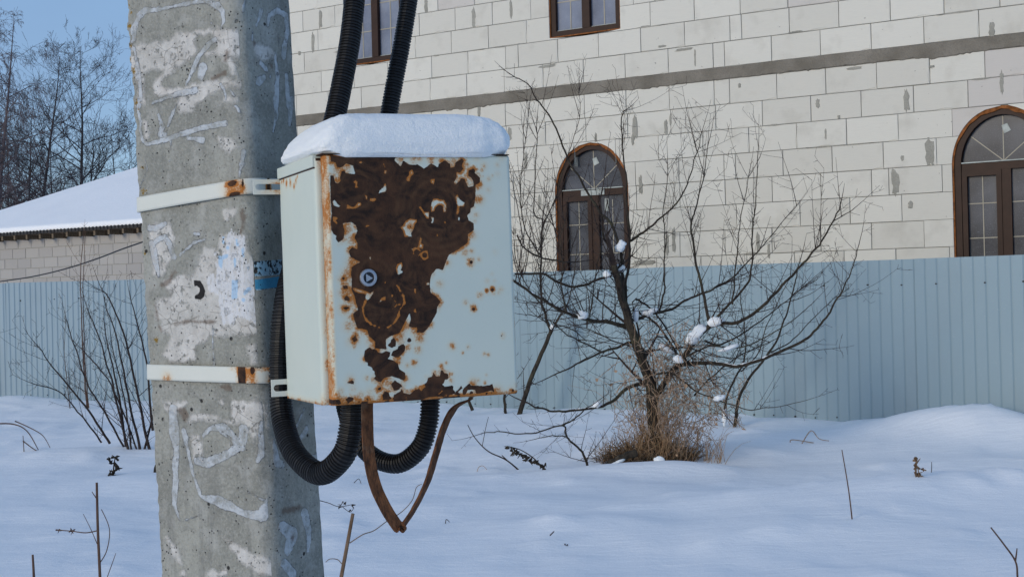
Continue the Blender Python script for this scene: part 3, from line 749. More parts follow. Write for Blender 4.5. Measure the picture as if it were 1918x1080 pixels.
def fence(name, label, P0, rot, x_from, n, ztop, slope=0.0, seed=1, mesh=None):
    r = random.Random(seed); root = empty(name, P0, rot); tag(root, label, 'fence')
    for i in range(n):
        o = bpy.data.objects.new('sheet', mesh or SHEET); C.objects.link(o); o.parent = root
        x = x_from + i * SHEET_W; o.location = (x, 0.0014 * (i % 2), ztop - SHEET_H + slope * x + r.uniform(-0.007, 0.007)); o.rotation_euler = (r.uniform(-0.004, 0.004), -math.atan(slope) + r.uniform(-0.002, 0.002), r.uniform(-0.006, 0.006))
        for zz, ks in ((SHEET_H - 0.24, (1, 5, 8)), (0.27, (0, 2, 4, 6, 8))):
            for k in ks:
                if r.random() < 0.15: continue
                s = bpy.data.objects.new('screw', SCREW); C.objects.link(s); s.parent = o
                s.location = (k * 0.115 + 0.09 + r.uniform(-0.006, 0.006), -0.0005, zz + r.uniform(-0.008, 0.008))
    rail = MB()
    for zz in (ztop - 0.25, ztop - SHEET_H + 0.27): rail.box(x_from, x_from + n * SHEET_W, 0.02, 0.045, zz - 0.02, zz + 0.02)
    rail.build('rail', M['roofdark'], root)
    for i in range(n // 2 + 1):
        p = MB(); xx = x_from + 2 * i * SHEET_W; p.box(xx, xx + 0.06, 0.047, 0.107, -0.1, ztop - 0.03); p.build('post', M['roofdark'], root)
    return root
FDIR = Vector((0.788, -0.616, 0)).normalized(); FROT = math.atan2(FDIR.y, FDIR.x); FN = Vector((-FDIR.y, FDIR.x, 0))
F0 = at(1550, 489, 14.0); ZT = F0.z; F0.z = 0
def fence_lx(px, py): 
    q = hit_plane(px, py, F0, FN) - F0; return q.dot(FDIR)
fx0 = fence_lx(480, 520)
fence('sheet_fence', 'long blue grey profiled sheet fence running in front of the house', F0, FROT, fx0, 12, ZT, 0.0, 3)
L0 = at(130, 527, 19.3); ZL = L0.z; L0.z = 0
corner = F0 + FDIR * fx0
lx1 = corner.x - L0.x
nL = 12
fence('sheet_fence', 'short blue grey sheet fence left of the pole in front of the garage', Vector((L0.x, L0.y, 0)), math.atan2(corner.y - 0.0 - L0.y, lx1) * 0.0, lx1 - nL * SHEET_W, nL, ZL, 0.0, 8, SHEET_FINE)

# ------------------------------------------------------------------ concrete pole
ZB = 1.603; LEAN = -0.037
def lean_at(px, py, Y):
    p = at(px, py, Y); return p
pB = at(476, 500, 2.40)
def solve_side(px, dirv):
    # point on the ray column of px (at y = 500) that lies on the line pB + t*dirv
    d = ray(px, 500); t = None
    # CAM.xy + s*d.xy = pB.xy + t*dirv.xy
    a = np.array([[d.x, -dirv[0]], [d.y, -dirv[1]]]); b = np.array([pB.x - CAM.x, pB.y - CAM.y]); s, t = np.linalg.solve(a, b)
    return Vector((pB.x + t * dirv[0], pB.y + t * dirv[1], 0))
A2 = solve_side(266, (-0.866, 0.5)); C2 = solve_side(577, (0.5, 0.866)); B2 = Vector((pB.x, pB.y, 0))
D2 = A2 + (C2 - B2) * 0.95
PC = (A2 + C2) / 2
print('pole face widths', (A2 - B2).length, (C2 - B2).length)
def rounded(poly, radii, n=8):
    out = []; m = len(poly)
    for i in range(m):
        p = Vector(poly[i][:2]); a = Vector(poly[i - 1][:2]); b = Vector(poly[(i + 1) % m][:2]); r = radii[i]
        u = (a - p).normalized(); w = (b - p).normalized(); ang = u.angle(w); t = r / math.tan(ang / 2)
        c = p + (u + w).normalized() * (r / math.sin(ang / 2)); s = p + u * t; e = p + w * t
        a0 = math.atan2(s.y - c.y, s.x - c.x); a1 = math.atan2(e.y - c.y, e.x - c.x); da = (a1 - a0 + math.pi) % (2 * math.pi) - math.pi
        for k in range(n + 1):
            q = a0 + da * k / n; out.append((c.x + r * math.cos(q), c.y + r * math.sin(q)))
    return out
def pole_face_uv(px, py, face):
    """trace a pixel onto the leaning front or right face: (distance along the face from corner B, height)"""
    a, b = (B2, A2) if face == 'F' else (B2, C2)
    dv = (b - a).normalized(); nv = Vector((-dv.y, dv.x, 0))
    def f(Y):
        p = at(px, py, Y); q = Vector((p.x - LEAN * (p.z - ZB), p.y, 0)) - a; return q.dot(nv), q.dot(dv), p.z
    y0, y1 = 2.3, 2.6; e0 = f(y0)[0]; e1 = f(y1)[0]; Y = y0 - e0 * (y1 - y0) / (e1 - e0); r = f(Y); return r[1], r[2]
def tr(ox, oy, s): return lambda x, y: (ox + x / s, oy + y / s)
P1 = tr(230, 0, 5.4); P2 = tr(230, 180, 4.909); P3 = tr(240, 390, 5.144); P4 = tr(260, 580, 5.143); P5 = tr(280, 740, 3.176)
SCALE = {id(P1): 5.4, id(P2): 4.909, id(P3): 5.144, id(P4): 5.143, id(P5): 3.176}
MPP = 2.42 / FPX
def stroke(T, face, pts, r=12):
    out = []
    for p in pts:
        x, y = p[0], p[1]; q = p[2] if len(p) > 2 else r
        u, v = pole_face_uv(*T(x, y), face); out.append((u, v, q / SCALE[id(T)] * MPP))
    return out
def polyg(T, face, pts): return [pole_face_uv(*T(x, y), face) for x, y in pts]
PASTE_F = [
 stroke(P1,'F',[(110,420,28),(120,300,33),(160,170,38),(230,110,34),(400,90,20),(600,50,22),(740,20,22),(850,15,25),(960,60,42),(1010,110,25),(1020,220,18),(985,295,12)]),
 stroke(P1,'F',[(930,400,28),(850,470,34),(770,570,28),(720,680,33),(680,780,14),(640,860,10)]), stroke(P1,'F',[(810,690,60),(790,770,45)]),
 stroke(P1,'F',[(990,850,22),(1035,930,18),(1040,1000,14)]), stroke(P1,'F',[(1070,890,10),(1120,970,12)]), stroke(P1,'F',[(300,1045,14),(420,1000,20),(560,950,28),(740,910,34)]),
 stroke(P1,'F',[(110,480,22),(150,640,26),(170,820,30),(180,1000,34)]), stroke(P1,'F',[(895,240,16)]),
 stroke(P2,'F',[(165,40,26),(155,190,22),(160,300,22),(175,400,22),(225,445,22),(330,420,24),(500,365,25),(700,300,28),(950,245,26)]),
 stroke(P2,'F',[(600,390,12),(680,395,26),(735,405,32)]), stroke(P2,'F',[(500,80,10),(460,160,18),(410,280,9)]), stroke(P2,'F',[(330,170,16),(370,280,26),(340,360,28),(395,350,22)]),
 stroke(P2,'F',[(1090,510,20),(1080,620,18),(1065,740,12)]), stroke(P2,'F',[(210,560,6),(225,680,8),(150,850,6)]), stroke(P2,'F',[(440,410,6),(450,490,5)]), stroke(P2,'F',[(435,595,14)]), stroke(P2,'F',[(1030,90,14),(1060,150,10)]),
 stroke(P3,'F',[(200,190,34),(270,190,34),(360,150,24)]), stroke(P3,'F',[(230,340,40),(255,450,45),(280,560,40),(300,650,20)]), stroke(P3,'F',[(270,320,30),(350,270,26),(400,350,34),(440,470,30)]), stroke(P3,'F',[(500,450,12),(640,330,16),(740,300,12)]),
 stroke(P3,'F',[(640,240,18),(690,250,14)]), stroke(P4,'F',[(715,170,7),(712,330,10),(728,530,13)]),
 stroke(P5,'F',[(140,80,32),(150,220,45),(160,320,25),(155,560,25),(150,640,20),(180,740,8)]),
 stroke(P5,'F',[(205,210,24),(230,330,14),(260,470,11),(310,600,12),(370,615,28),(440,640,38),(560,700,18),(660,715,38),(690,640,18),(697,520,8),(697,380,5)]),
 stroke(P5,'F',[(320,240,14),(360,195,15),(440,185,25),(500,240,18),(540,300,28),(480,340,24),(350,400,33),(280,390,22)]), stroke(P5,'F',[(420,215,5),(515,285,6)]),
 stroke(P5,'F',[(560,210,40),(550,300,30)]), stroke(P5,'F',[(660,180,30),(665,300,34),(640,390,14)]), stroke(P5,'F',[(200,745,3),(300,712,5)]), stroke(P5,'F',[(590,575,3),(680,630,4)])]
WASH_F = [
 polyg(P1,'F',[(80,470),(140,440),(380,410),(520,370),(590,320),(760,350),(720,430),(760,520),(680,600),(640,640),(560,700),(480,760),(400,790),(390,850),(440,900),(600,890),(800,820),(960,800),(1000,770),(1150,800),(1200,880),(1000,900),(880,960),(830,1010),(600,1080),(540,1080),(600,960),(420,960),(330,980),(290,900),(330,820),(420,720),(300,700),(200,740),(230,960),(220,1080),(140,1080),(130,800),(80,600)]),
 polyg(P1,'F',[(700,330),(980,270),(1170,320),(1190,560),(1090,590),(1150,650),(1150,790),(1090,760),(1060,650),(1000,560),(840,570),(830,540),(960,480),(900,350)]),
 polyg(P2,'F',[(510,150),(540,20),(740,0),(680,60),(650,130),(690,150),(620,155)]), polyg(P2,'F',[(830,110),(900,60),(930,0),(1040,20),(1030,50),(940,70),(860,115)]),
 polyg(P2,'F',[(880,390),(1000,410),(1060,460),(980,540),(900,460)]), polyg(P2,'F',[(190,220),(230,230),(230,400),(200,390)]), polyg(P3,'F',[(890,0),(1060,0),(1000,90),(930,120)]),
 polyg(P3,'F',[(170,160),(400,150),(440,260),(420,460),(330,660),(250,640),(220,400)]),
 polyg(P3,'F',[(330,700),(460,640),(640,640),(700,480),(740,380),(860,400),(900,260),(1120,260),(1130,420),(1230,480),(1230,1080),(250,1080),(260,900),(420,840)]),
 polyg(P4,'F',[(220,0),(1110,0),(1130,220),(1060,260),(700,250),(640,300),(560,360),(540,500),(300,500),(240,430),(300,260),(200,200)]), polyg(P4,'F',[(1030,340),(1110,340),(1120,520),(1080,520)]),
 polyg(P4,'F',[(890,880),(1130,880),(1190,1000),(1270,980),(1280,1080),(900,1080),(880,960)]), polyg(P4,'F',[(500,1000),(640,980),(700,1060),(480,1080)]),polyg(P4,'F',[(770,870),(810,860),(830,920),(780,910)]),
 polyg(P5,'F',[(80,40),(220,45),(170,110),(90,90)]), polyg(P5,'F',[(490,50),(640,40),(700,110),(620,280),(560,170),(500,130)]), polyg(P5,'F',[(240,230),(310,230),(320,390),(260,400)]), polyg(P5,'F',[(240,110),(340,100),(520,170),(300,130)]),
 ]
WASH_S = [stroke(P5,'F',[(450,850,18),(540,940,40),(680,1020,45),(750,1060,30)]), stroke(P5,'F',[(110,850,20),(150,930,30),(190,1000,12)]), stroke(P5,'F',[(350,1075,25),(450,1050,25)]), stroke(P5,'F',[(200,1060,30)])]
POST_F = [polyg(P3,'F',[(870,440),(960,280),(1115,260),(1125,420),(1190,560),(1205,800),(1160,1075),(920,1075),(870,820),(750,730),(760,690),(860,640)])]
BLUE_F = [polyg(P3,'F',[(865,450),(915,470),(905,590),(875,560)]), polyg(P3,'F',[(1000,680),(1060,690),(1050,860),(1000,880)]), stroke(P3,'F',[(1030,490,14),(1030,550,10)]), stroke(P3,'F',[(1100,400,16),(1105,460,12)]), stroke(P3,'F',[(915,280,16),(920,330,14)]), stroke(P3,'F',[(920,470,18),(960,455,14)]), stroke(P3,'F',[(1045,300,16),(1050,350,14)]), stroke(P3,'F',[(1150,780,26),(1120,820,14)]), stroke(P3,'F',[(1140,570,10)]), stroke(P3,'F',[(1110,880,16)]), stroke(P3,'F',[(960,380,20)])]
DARK_F = [polyg(P3,'F',[(635,690),(700,698),(725,740),(745,790),(735,850),(700,878),(645,872),(640,840),(675,830),(692,800),(690,770),(665,748),(640,752)])]
BROWN_F = [stroke(P3,'F',[(1090,20,30),(1100,140,22),(1080,230,14)]), stroke(P3,'F',[(330,740,36),(400,690,26),(450,610,22)]), stroke(P4,'F',[(320,150,12),(450,110,18),(620,115,16),(740,120,12)]), stroke(P4,'F',[(170,30,14),(190,150,18),(215,200,8)]), stroke(P1,'F',[(1030,740,34),(900,800,10)]), stroke(P4,'F',[(790,745,26),(880,755,22)]), stroke(P4,'F',[(400,960,30),(430,1040,30)]), stroke(P5,'F',[(205,90,22),(215,120,24)]), stroke(P1,'F',[(1050,540,34),(1040,600,20)]), stroke(P3,'F',[(270,920,14),(275,1040,12)])]
LICHEN_PX = [(242, 24, 4), (239, 50, 6), (242, 85, 5), (246, 132, 7), (248, 145, 4), (252, 192, 6), (256, 206, 4), (262, 314, 5), (264, 358, 6), (271, 357, 4), (268, 473, 5), (289, 636, 6), (291, 650, 3), (283, 660, 3), (240, 112, 4), (236, 10, 4), (285, 570, 3), (243, 60, 3)]
PASTE_R = [stroke(P1,'R',[(1400,110,28),(1380,180,18),(1340,270,8)]), stroke(P1,'R',[(1460,260,22),(1480,160,28),(1560,110,33),(1650,160,32),(1660,300,28),(1625,560,45)]), stroke(P1,'R',[(1310,330,16),(1310,410,18)]), stroke(P1,'R',[(1390,640,28),(1440,700,34)]), stroke(P1,'R',[(1370,830,48),(1430,780,26)]), stroke(P1,'R',[(1490,775,18)]), stroke(P1,'R',[(1540,560,20),(1560,760,30),(1550,1060,40)]), stroke(P1,'R',[(1650,760,30),(1680,1075,40)]), stroke(P1,'R',[(1240,0,10),(1230,110,12)]), stroke(P1,'R',[(1570,340,8),(1580,470,8)]),
 stroke(P2,'R',[(1400,20,30),(1410,180,26),(1380,330,14)]), stroke(P2,'R',[(1550,30,34),(1530,260,26)]),
 stroke(P5,'R',[(930,200,24),(920,225,22),(885,275,9)]), stroke(P5,'R',[(920,80,6),(870,190,9)]), stroke(P5,'R',[(950,375,22),(1000,365,24)]), stroke(P5,'R',[(740,270,12),(760,400,30),(790,410,26)]), stroke(P5,'R',[(920,700,34),(945,800,30),(940,920,14)]), stroke(P5,'R',[(790,780,34),(850,830,52),(820,920,34)]), stroke(P5,'R',[(800,1000,30),(850,1060,34)])]
STICK_R = [polyg(P3,'R',[(1232,690),(1470,652),(1472,755),(1236,787)])]
STICKW_R = [polyg(P3,'R',[(1222,512),(1482,492),(1480,640),(1230,655)]), polyg(P3,'R',[(1190,786),(1476,757),(1476,768),(1190,797)])]
WASH_R = [polyg(P1,'R',[(1300,420),(1480,460),(1560,560),(1400,600),(1330,520)]), polyg(P3,'R',[(1130,440),(1225,470),(1225,800),(1140,800)]), polyg(P5,'R',[(700,60),(725,100),(720,200),(700,180)])]
BROWN_R = [stroke(P1,'R',[(1330,440,34)]), stroke(P1,'R',[(1500,660,26)]), stroke(P5,'R',[(800,690,22),(900,665,16)]), stroke(P5,'R',[(850,850,16)])]

def build_pole():
    ring = rounded([A2, B2, C2, D2], [0.006, 0.030, 0.012, 0.012])
    # resample: dense on the two seen faces, coarse behind
    loop = [Vector((x, y, 0)) for x, y in ring]; loop.append(loop[0]); dense = resample(loop, 0.0024)[:-1]
    dv = (A2 - B2).normalized(); keep = []; acc = 0
    for i, p in enumerate(dense):
        front = (p - PC).dot(Vector((-0.5, -0.866, 0))) > 0.02 or (p - PC).dot(Vector((0.866, -0.5, 0))) > 0.04
        if front or i % 6 == 0: keep.append(p)
    n = len(keep)
    zs = [-0.3, 0.1, 0.5, 0.8, 0.95, 1.02] + list(np.arange(1.05, 2.11, 0.0024)) + [2.15, 2.25, 2.45, 2.8, 3.3, 4, 5, 6, 7, 8, 9.2]
    nz = len(zs); V3 = np.zeros((nz * n, 3)); F_uv = np.zeros((nz * n, 2)); R_uv = np.zeros((nz * n, 2))
    dB = (A2 - B2).normalized(); dC = (C2 - B2).normalized()
    base = np.array([[p.x, p.y] for p in keep]); rel = base - np.array([B2.x, B2.y])
    uF = rel @ np.array([dB.x, dB.y]); uR = rel @ np.array([dC.x, dC.y])
    nF = np.array([-dB.y, dB.x]); nF = nF if (nF @ np.array([PC.x - B2.x, PC.y - B2.y])) > 0 else -nF
    nR = np.array([-dC.y, dC.x]); nR = nR if (nR @ np.array([PC.x - B2.x, PC.y - B2.y])) > 0 else -nR
    onF = (rel @ nF) < (rel @ nR) ; backm = ((rel @ nF) > 0.03) & ((rel @ nR) > 0.03)
    for j, z in enumerate(zs):
        V3[j * n:(j + 1) * n, 0] = base[:, 0] + LEAN * (z - ZB); V3[j * n:(j + 1) * n, 1] = base[:, 1]; V3[j * n:(j + 1) * n, 2] = z
    Z = V3[:, 2]; UF = np.stack([np.tile(uF, nz), Z], 1); UR = np.stack([np.tile(uR, nz), Z], 1)
    F_ = np.tile(onF & ~backm, nz); R_ = np.tile(~onF & ~backm, nz)
    inz = (Z > 1.04) & (Z < 2.12)
    def field(polysF, strokesF, polysR, strokesR):
        D = np.full(len(Z), 0.2)
        for mask, UV, ps, ss in ((F_ & inz, UF, polysF, strokesF), (R_ & inz, UR, polysR, strokesR)):
            P = UV[mask]; d = np.full(len(P), 0.2)
            for q in ps: d = np.minimum(d, sdf_poly(P, q))
            for q in ss: d = np.minimum(d, sdf_stroke(P, q))
            D[mask] = d
        return D
    isp = lambda L: ([q for q in L if len(q[0]) == 2], [q for q in L if len(q[0]) == 3])
    at_ = {}
    at_['paste'] = field(*isp(PASTE_F), *isp(PASTE_R)); at_['wash'] = field(*isp(WASH_F + WASH_S), *isp(WASH_R)); at_['poster'] = field(*isp(POST_F), [], [])
    at_['blue'] = field(*isp(BLUE_F), [], []); at_['dark'] = field(*isp(DARK_F), [], []); at_['sticker'] = field([], [], *isp(STICK_R)); at_['stickerwhite'] = field([], [], *isp(STICKW_R))
    at_['brown'] = field(*isp(BROWN_F), *isp(BROWN_R))
    lich = []
    for px, py, r in LICHEN_PX:
        u, v = pole_face_uv(px + 6, py, 'F'); lich.append([(u, v, r * MPP * 1.25)])
    at_['lichen'] = field([], lich, [], [])
    # chipped left arris and a little relief
    cen = np.array([PC.x, PC.y]); L = (A2 - B2).length
    for k in range(len(Z)):
        z = Z[k]
        if not inz[k]: continue
        i = k % n; x, y = V3[k, 0], V3[k, 1]
        amp = 0.0012 * noise.noise((x * 40, y * 40, z * 40))
        ea = abs(uF[i] - L) + max(0, (rel[i] @ nF) - 0.0)
        if uF[i] > L - 0.03 and ea < 0.05:
            w = max(0, 1 - ea / 0.03); amp -= w * (0.005 * max(0, noise.noise((3, 7, z * 11))) + 0.006 * max(0, noise.noise((1, 2, z * 34)) ) + 0.004 * max(0, noise.noise((x * 60, y * 60, z * 75))))
        if at_['paste'][k] < 0.001: amp += 0.0007
        if at_['lichen'][k] < 0.002: amp += 0.0025
        d = np.array([base[i, 0], base[i, 1]]) - cen; d = d / np.hypot(*d); V3[k, 0] += d[0] * amp; V3[k, 1] += d[1] * amp
    f = [(j * n + i, j * n + (i + 1) % n, (j + 1) * n + (i + 1) % n, (j + 1) * n + i) for j in range(nz - 1) for i in range(n)]
    f.append(tuple(range((nz - 1) * n, nz * n)))
    me = bpy.data.meshes.new('concrete_pole'); me.from_pydata((V3 - np.array([PC.x, PC.y, 0])).tolist(), [], f); me.polygons.foreach_set('use_smooth', [True] * len(f)); me.update()
    for kk, vv in at_.items(): set_attr(me, kk, vv)
    o = link('concrete_pole', me, M['pole']); o.location = (PC.x, PC.y, 0)
    tag(o, 'grey concrete utility pole with smeared white paste and poster remains', 'pole')
    import os
    # make sure normals point outward
    return o
pole = build_pole()

# ------------------------------------------------------------------ meter box
PHI = math.radians(23.5); BW, BH, BD = 0.312, 0.377, 0.242
xa = Vector((math.cos(PHI), math.sin(PHI), 0)); ya = Vector((-math.sin(PHI), math.cos(PHI), 0)); za = Vector((-0.011, 0, 1)).normalized()
xa = (xa - za * xa.dot(za)).normalized(); ya = za.cross(xa).normalized()
BO = at(626, 760, 2.13) - xa * 0.010
BM = Matrix(((xa.x, ya.x, za.x, BO.x), (xa.y, ya.y, za.y, BO.y), (xa.z, ya.z, za.z, BO.z), (0, 0, 0, 1))); BMI = BM.inverted()
def bw(x, y, z): return BM @ Vector((x, y, z))
for nm, p in (('front left top', (0.01, 0, BH)), ('front right top', (BW, 0, BH)), ('front right bottom', (BW, 0, 0)), ('back left top', (0, BD, BH)), ('back left bottom', (0, BD, 0)), ('body corner', (0, .026, 0))):
    print('box', nm, [round(q) for q in proj(bw(*p))])
box = empty('meter_box', mat=BM)
tag(box, 'rusty white steel meter box mounted on the concrete pole', 'meter box')
def door_uv(px, py): q = BMI @ hit_plane(px, py, BO, ya); return (q.x, q.z)
def side_uv(px, py): q = BMI @ hit_plane(px, py, BO, xa); return (q.y, q.z)
C1 = tr(590, 270, 5.4); Cb = tr(780, 270, 5.4); C3 = tr(590, 450, 5.4); C4 = tr(780, 450, 5.4); C5 = tr(590, 620, 6.75); C6 = tr(780, 620, 6.75)
BPP = 2.18 / FPX
def dpoly(T, pts): return [door_uv(*(T(x, y) if T else (x, y))) for x, y in pts]
BARE = [dpoly(None, [(619,291),(650,294),(670,289),(700,290),(742,289),(739,301),(751,312),(755,300),(766,308),(779,309),(782,308),(794,316),(808,306),(820.7,314.4),(821.7,307),(833.7,300.5),(843,307),(844,314.4),(852,312.6),(853,305),(865,297),(869,300.5),(865,310),(868,316),(861.5,323.7),(854,322),(856,331),(850,342),(853,345),(861.5,338.5),(863,334),(870.7,335.7),(872.6,342),(877,350.5),(887,348.7),(886.5,340),(882.8,333),(877,329),(878,319),(887,315.4),(890,319),(889,323.7),(899.5,333),(898.5,343),(891,346),(891,364.4),(889,381),(887.4,386.7),(881.8,390),(881,397.8),(875,403),(878,412.6),(887.4,418),(887.4,431),(877,438.5),(876,455),(869,460),(854,470),(841,477),(835.6,489),(830,505.6),(818,502.8),(807.8,514.8),(805,531.5),(806.9,548),(817,554.6),(825,564.8),(819,574),(818,585),(804,611),(793,623),(783.7,622),(780.7,613),(772.4,613),(766,611),(769.6,598),(767.8,586),(761,598),(758.5,603.7),(753,614.8),(747.4,624),(736,627.8),(729,630.6),(723,635),(723,648),(724.8,654),(702.6,652),(702.6,639),(692,630),(688,618.5),(679,615),(669.6,614.8),(665,602),(661,587),(671,579.6),(666,563),(664,553.7),(658.5,542.6),(659,524),(657.6,511),(658.5,500),(675,490.7),(666,486),(656.7,480.6),(653,470),(660,463),(669.6,466.7),(669.6,455),(664,444),(669.6,433),(667,422),(658.5,416),(642,418),(645.6,433),(643.7,447.8),(634,454),(629,447.8),(630,442),(624,436.7),(620.6,431),(619.6,418),(621.5,399.6),(619.6,381),(618.7,353),(618.7,329),(625,329),(628,342),(633.5,344),(638,338.5),(637,331),(640,321),(645.6,319),(647,323.7),(664,326.5),(665,323.7),(661,310),(649,306),(642,312.6),(632.6,314),(628,304),(620.6,303)]),
 dpoly(C5,[(620,310),(630,245),(690,200),(720,225),(780,235),(800,270),(850,275),(900,250),(950,265),(950,310),(920,345),(1000,375),(1050,410),(1070,480),(1140,525),(1145,590),(1120,625),(1060,595),(980,570),(930,575),(870,595),(835,640),(800,635),(740,600),(770,570),(750,540),(755,510),(730,490),(720,455),(665,430),(670,400),(635,380)]),
 dpoly(C5,[(960,300),(990,250),(1040,225),(1060,185),(1120,160),(1145,190),(1135,250),(1060,330),(1000,325)]), dpoly(C5,[(915,180),(955,140),(960,110),(1000,80),(1025,120),(1020,190),(970,210)]),
 dpoly(C5,[(790,720),(830,700),(835,740),(800,745)]), dpoly(C5,[(960,665),(1010,620),(1100,680),(1105,710),(1080,705),(1060,740),(1000,750),(980,710)]), dpoly(C5,[(850,810),(880,760),(930,765),(945,820),(980,860),(860,870)]),
 dpoly(C5,[(985,850),(1000,800),(1080,760),(1095,720),(1120,780),(1200,795),(1270,735),(1350,725),(1380,720),(1390,665),(1415,640),(1430,590),(1485,570),(1500,515),(1530,570),(1580,570),(1590,500),(1610,485),(1635,525),(1685,540),(1685,605),(1640,610),(1630,660),(1600,670),(1640,700),(1730,685),(1750,695),(1750,740),(1780,775),(1850,690),(1865,720),(1780,785),(1750,790),(1730,800),(1650,810),(1620,820),(1450,830),(1350,870),(1200,880),(1000,885)]),
 dpoly(C6,[(485,800),(505,755),(555,790),(550,810)]), dpoly(C6,[(580,745),(640,680),(670,660),(690,685),(860,690),(920,680),(960,665),(990,770),(950,750),(800,785),(760,790),(740,740),(650,740),(620,800),(590,800)]),
 dpoly(C6,[(665,795),(690,750),(720,770),(715,795)]), dpoly(C6,[(300,815),(320,770),(355,780),(350,830)]), dpoly(C6,[(1245,780),(1300,765),(1305,790),(1260,795)]), dpoly(C6,[(400,830),(560,815),(560,850),(420,855)]),
 dpoly(C5,[(465,100),(500,80),(510,35),(520,70),(540,110),(500,135)]), dpoly(C5,[(405,650),(470,620),(495,640),(490,670)]), dpoly(C5,[(390,860),(430,825),(490,840),(480,880),(420,905)]), dpoly(C5,[(645,850),(670,840),(680,885)]), dpoly(C5,[(235,870),(310,860),(340,920),(235,930)]),
 dpoly(C3,[(280,460),(330,455),(335,490),(290,490)]), dpoly(C3,[(295,580),(320,555),(355,590),(350,615),(300,605)]), dpoly(C3,[(285,680),(320,670),(360,680),(310,705)]), dpoly(C3,[(375,990),(410,960),(430,1010),(390,1025)])]
BARE_R = [(C4,555,220,17),(C4,578,695,17),(C4,768,500,18),(C4,712,505,9),(C4,650,553,6),(C3,290,385,14),(C6,1220,748,18),(C5,560,892,12),(C4,862,965,7),(C6,645,205,7),(C6,890,785,16),(C6,950,778,10),(C3,955,1010,22),(C6,25,0,20),(C5,1195,110,22),(C5,1240,405,8)]
ISLE = [dpoly(C1,q) for q in ([(640,500),(655,465),(690,435),(705,395),(720,400),(725,460),(715,485),(680,490)], [(550,570),(560,545),(600,542),(628,550),(610,575),(580,585)], [(315,655),(325,590),(345,620),(390,635),(440,585),(470,590),(470,620),(410,655)], [(175,575),(200,560),(225,600),(270,630),(240,640),(185,620)], [(180,735),(215,730),(240,750),(210,770),(235,800),(220,810),(180,780)], [(445,178),(470,170),(490,185),(480,198),(450,198)], [(385,385),(410,360),(432,380),(430,420),(440,440),(405,445),(410,400)], [(685,195),(700,195),(716,240),(704,238)], [(700,262),(732,265),(715,308),(698,295)], [(925,340),(950,310),(955,270),(985,250),(1005,300),(970,325),(960,380),(925,375)], [(860,840),(890,820),(905,785),(960,750),(1030,760),(1035,790),(1015,800),(1000,860),(975,900),(980,935),(905,940),(890,880)], [(500,510),(530,520),(535,565),(515,560)], [(510,820),(550,815),(555,835),(515,838)])]
ISLE += [dpoly(Cb,q) for q in ([(140,355),(188,350),(180,415),(145,395)], [(145,690),(145,620),(170,550),(210,545),(240,560),(280,560),(308,610),(300,690),(270,690),(265,625),(230,615),(195,640),(185,680)], [(20,640),(40,620),(80,680),(130,685),(130,765),(100,750),(60,690)], [(390,530),(415,505),(440,560),(490,590),(485,635),(440,630),(430,700),(410,720),(400,690),(415,640)], [(203,905),(220,908),(222,937),(205,937)], [(420,735),(442,735),(435,778),(420,772)], [(140,730),(180,740),(170,800),(140,800),(160,770)], [(280,780),(300,775),(298,805),(282,805)], [(20,1010),(40,925),(60,960),(50,1000),(75,1010),(70,1060),(10,1050)], [(-50,1060),(-10,1035),(40,1060),(20,1090),(-30,1095)])]
ISLE += [dpoly(C3,q) for q in ([(378,480),(400,475),(520,510),(560,535),(600,500),(590,540),(545,600),(510,620),(510,545),(440,535),(400,515)], [(645,640),(670,580),(720,560),(715,610),(680,610)], [(815,290),(830,240),(880,215),(890,260),(870,300),(900,320),(840,355)], [(990,720),(1020,675),(1030,740)], [(1000,480),(1025,490),(1025,540),(1005,530)], [(700,410),(718,415),(718,440),(705,435)], [(550,165),(568,165),(565,200),(552,195)])]
ISLE += [dpoly(C4,q) for q in ([(95,430),(130,420),(130,450),(100,455)], [(80,500),(105,505),(95,522)])]
def dstroke(T, pts): return [(*door_uv(*T(x, y)), r / 5.4 * BPP) for x, y, r in pts]
ISLE_S = [dstroke(C3,[(510,620,14),(485,680,10),(490,740,10),(510,800,14),(570,845,10),(650,880,8)]), dstroke(C3,[(735,880,9),(810,830,12),(840,770,16),(860,700,10),(905,640,9),(900,570,10),(855,490,14),(830,455,10)]), dstroke(C3,[(790,690,8),(830,650,10),(805,605,8)]), dstroke(C3,[(830,645,10),(860,650,8)]), dstroke(C3,[(755,700,10),(790,690,8)]), dstroke(C4,[(85,150,48)]), dstroke(C4,[(5,120,46)]), dstroke(C3,[(780,560,8)]), dstroke(C5,[(1150,835,10),(1165,870,8)]), dstroke(C6,[(280,800,8),(330,750,9),(370,790,8),(390,815,8)]), dstroke(C6,[(60,720,22),(100,700,12)])]
HOLES = [(C4,85,150,25),(C4,5,125,30),(C1,965,835,4)]
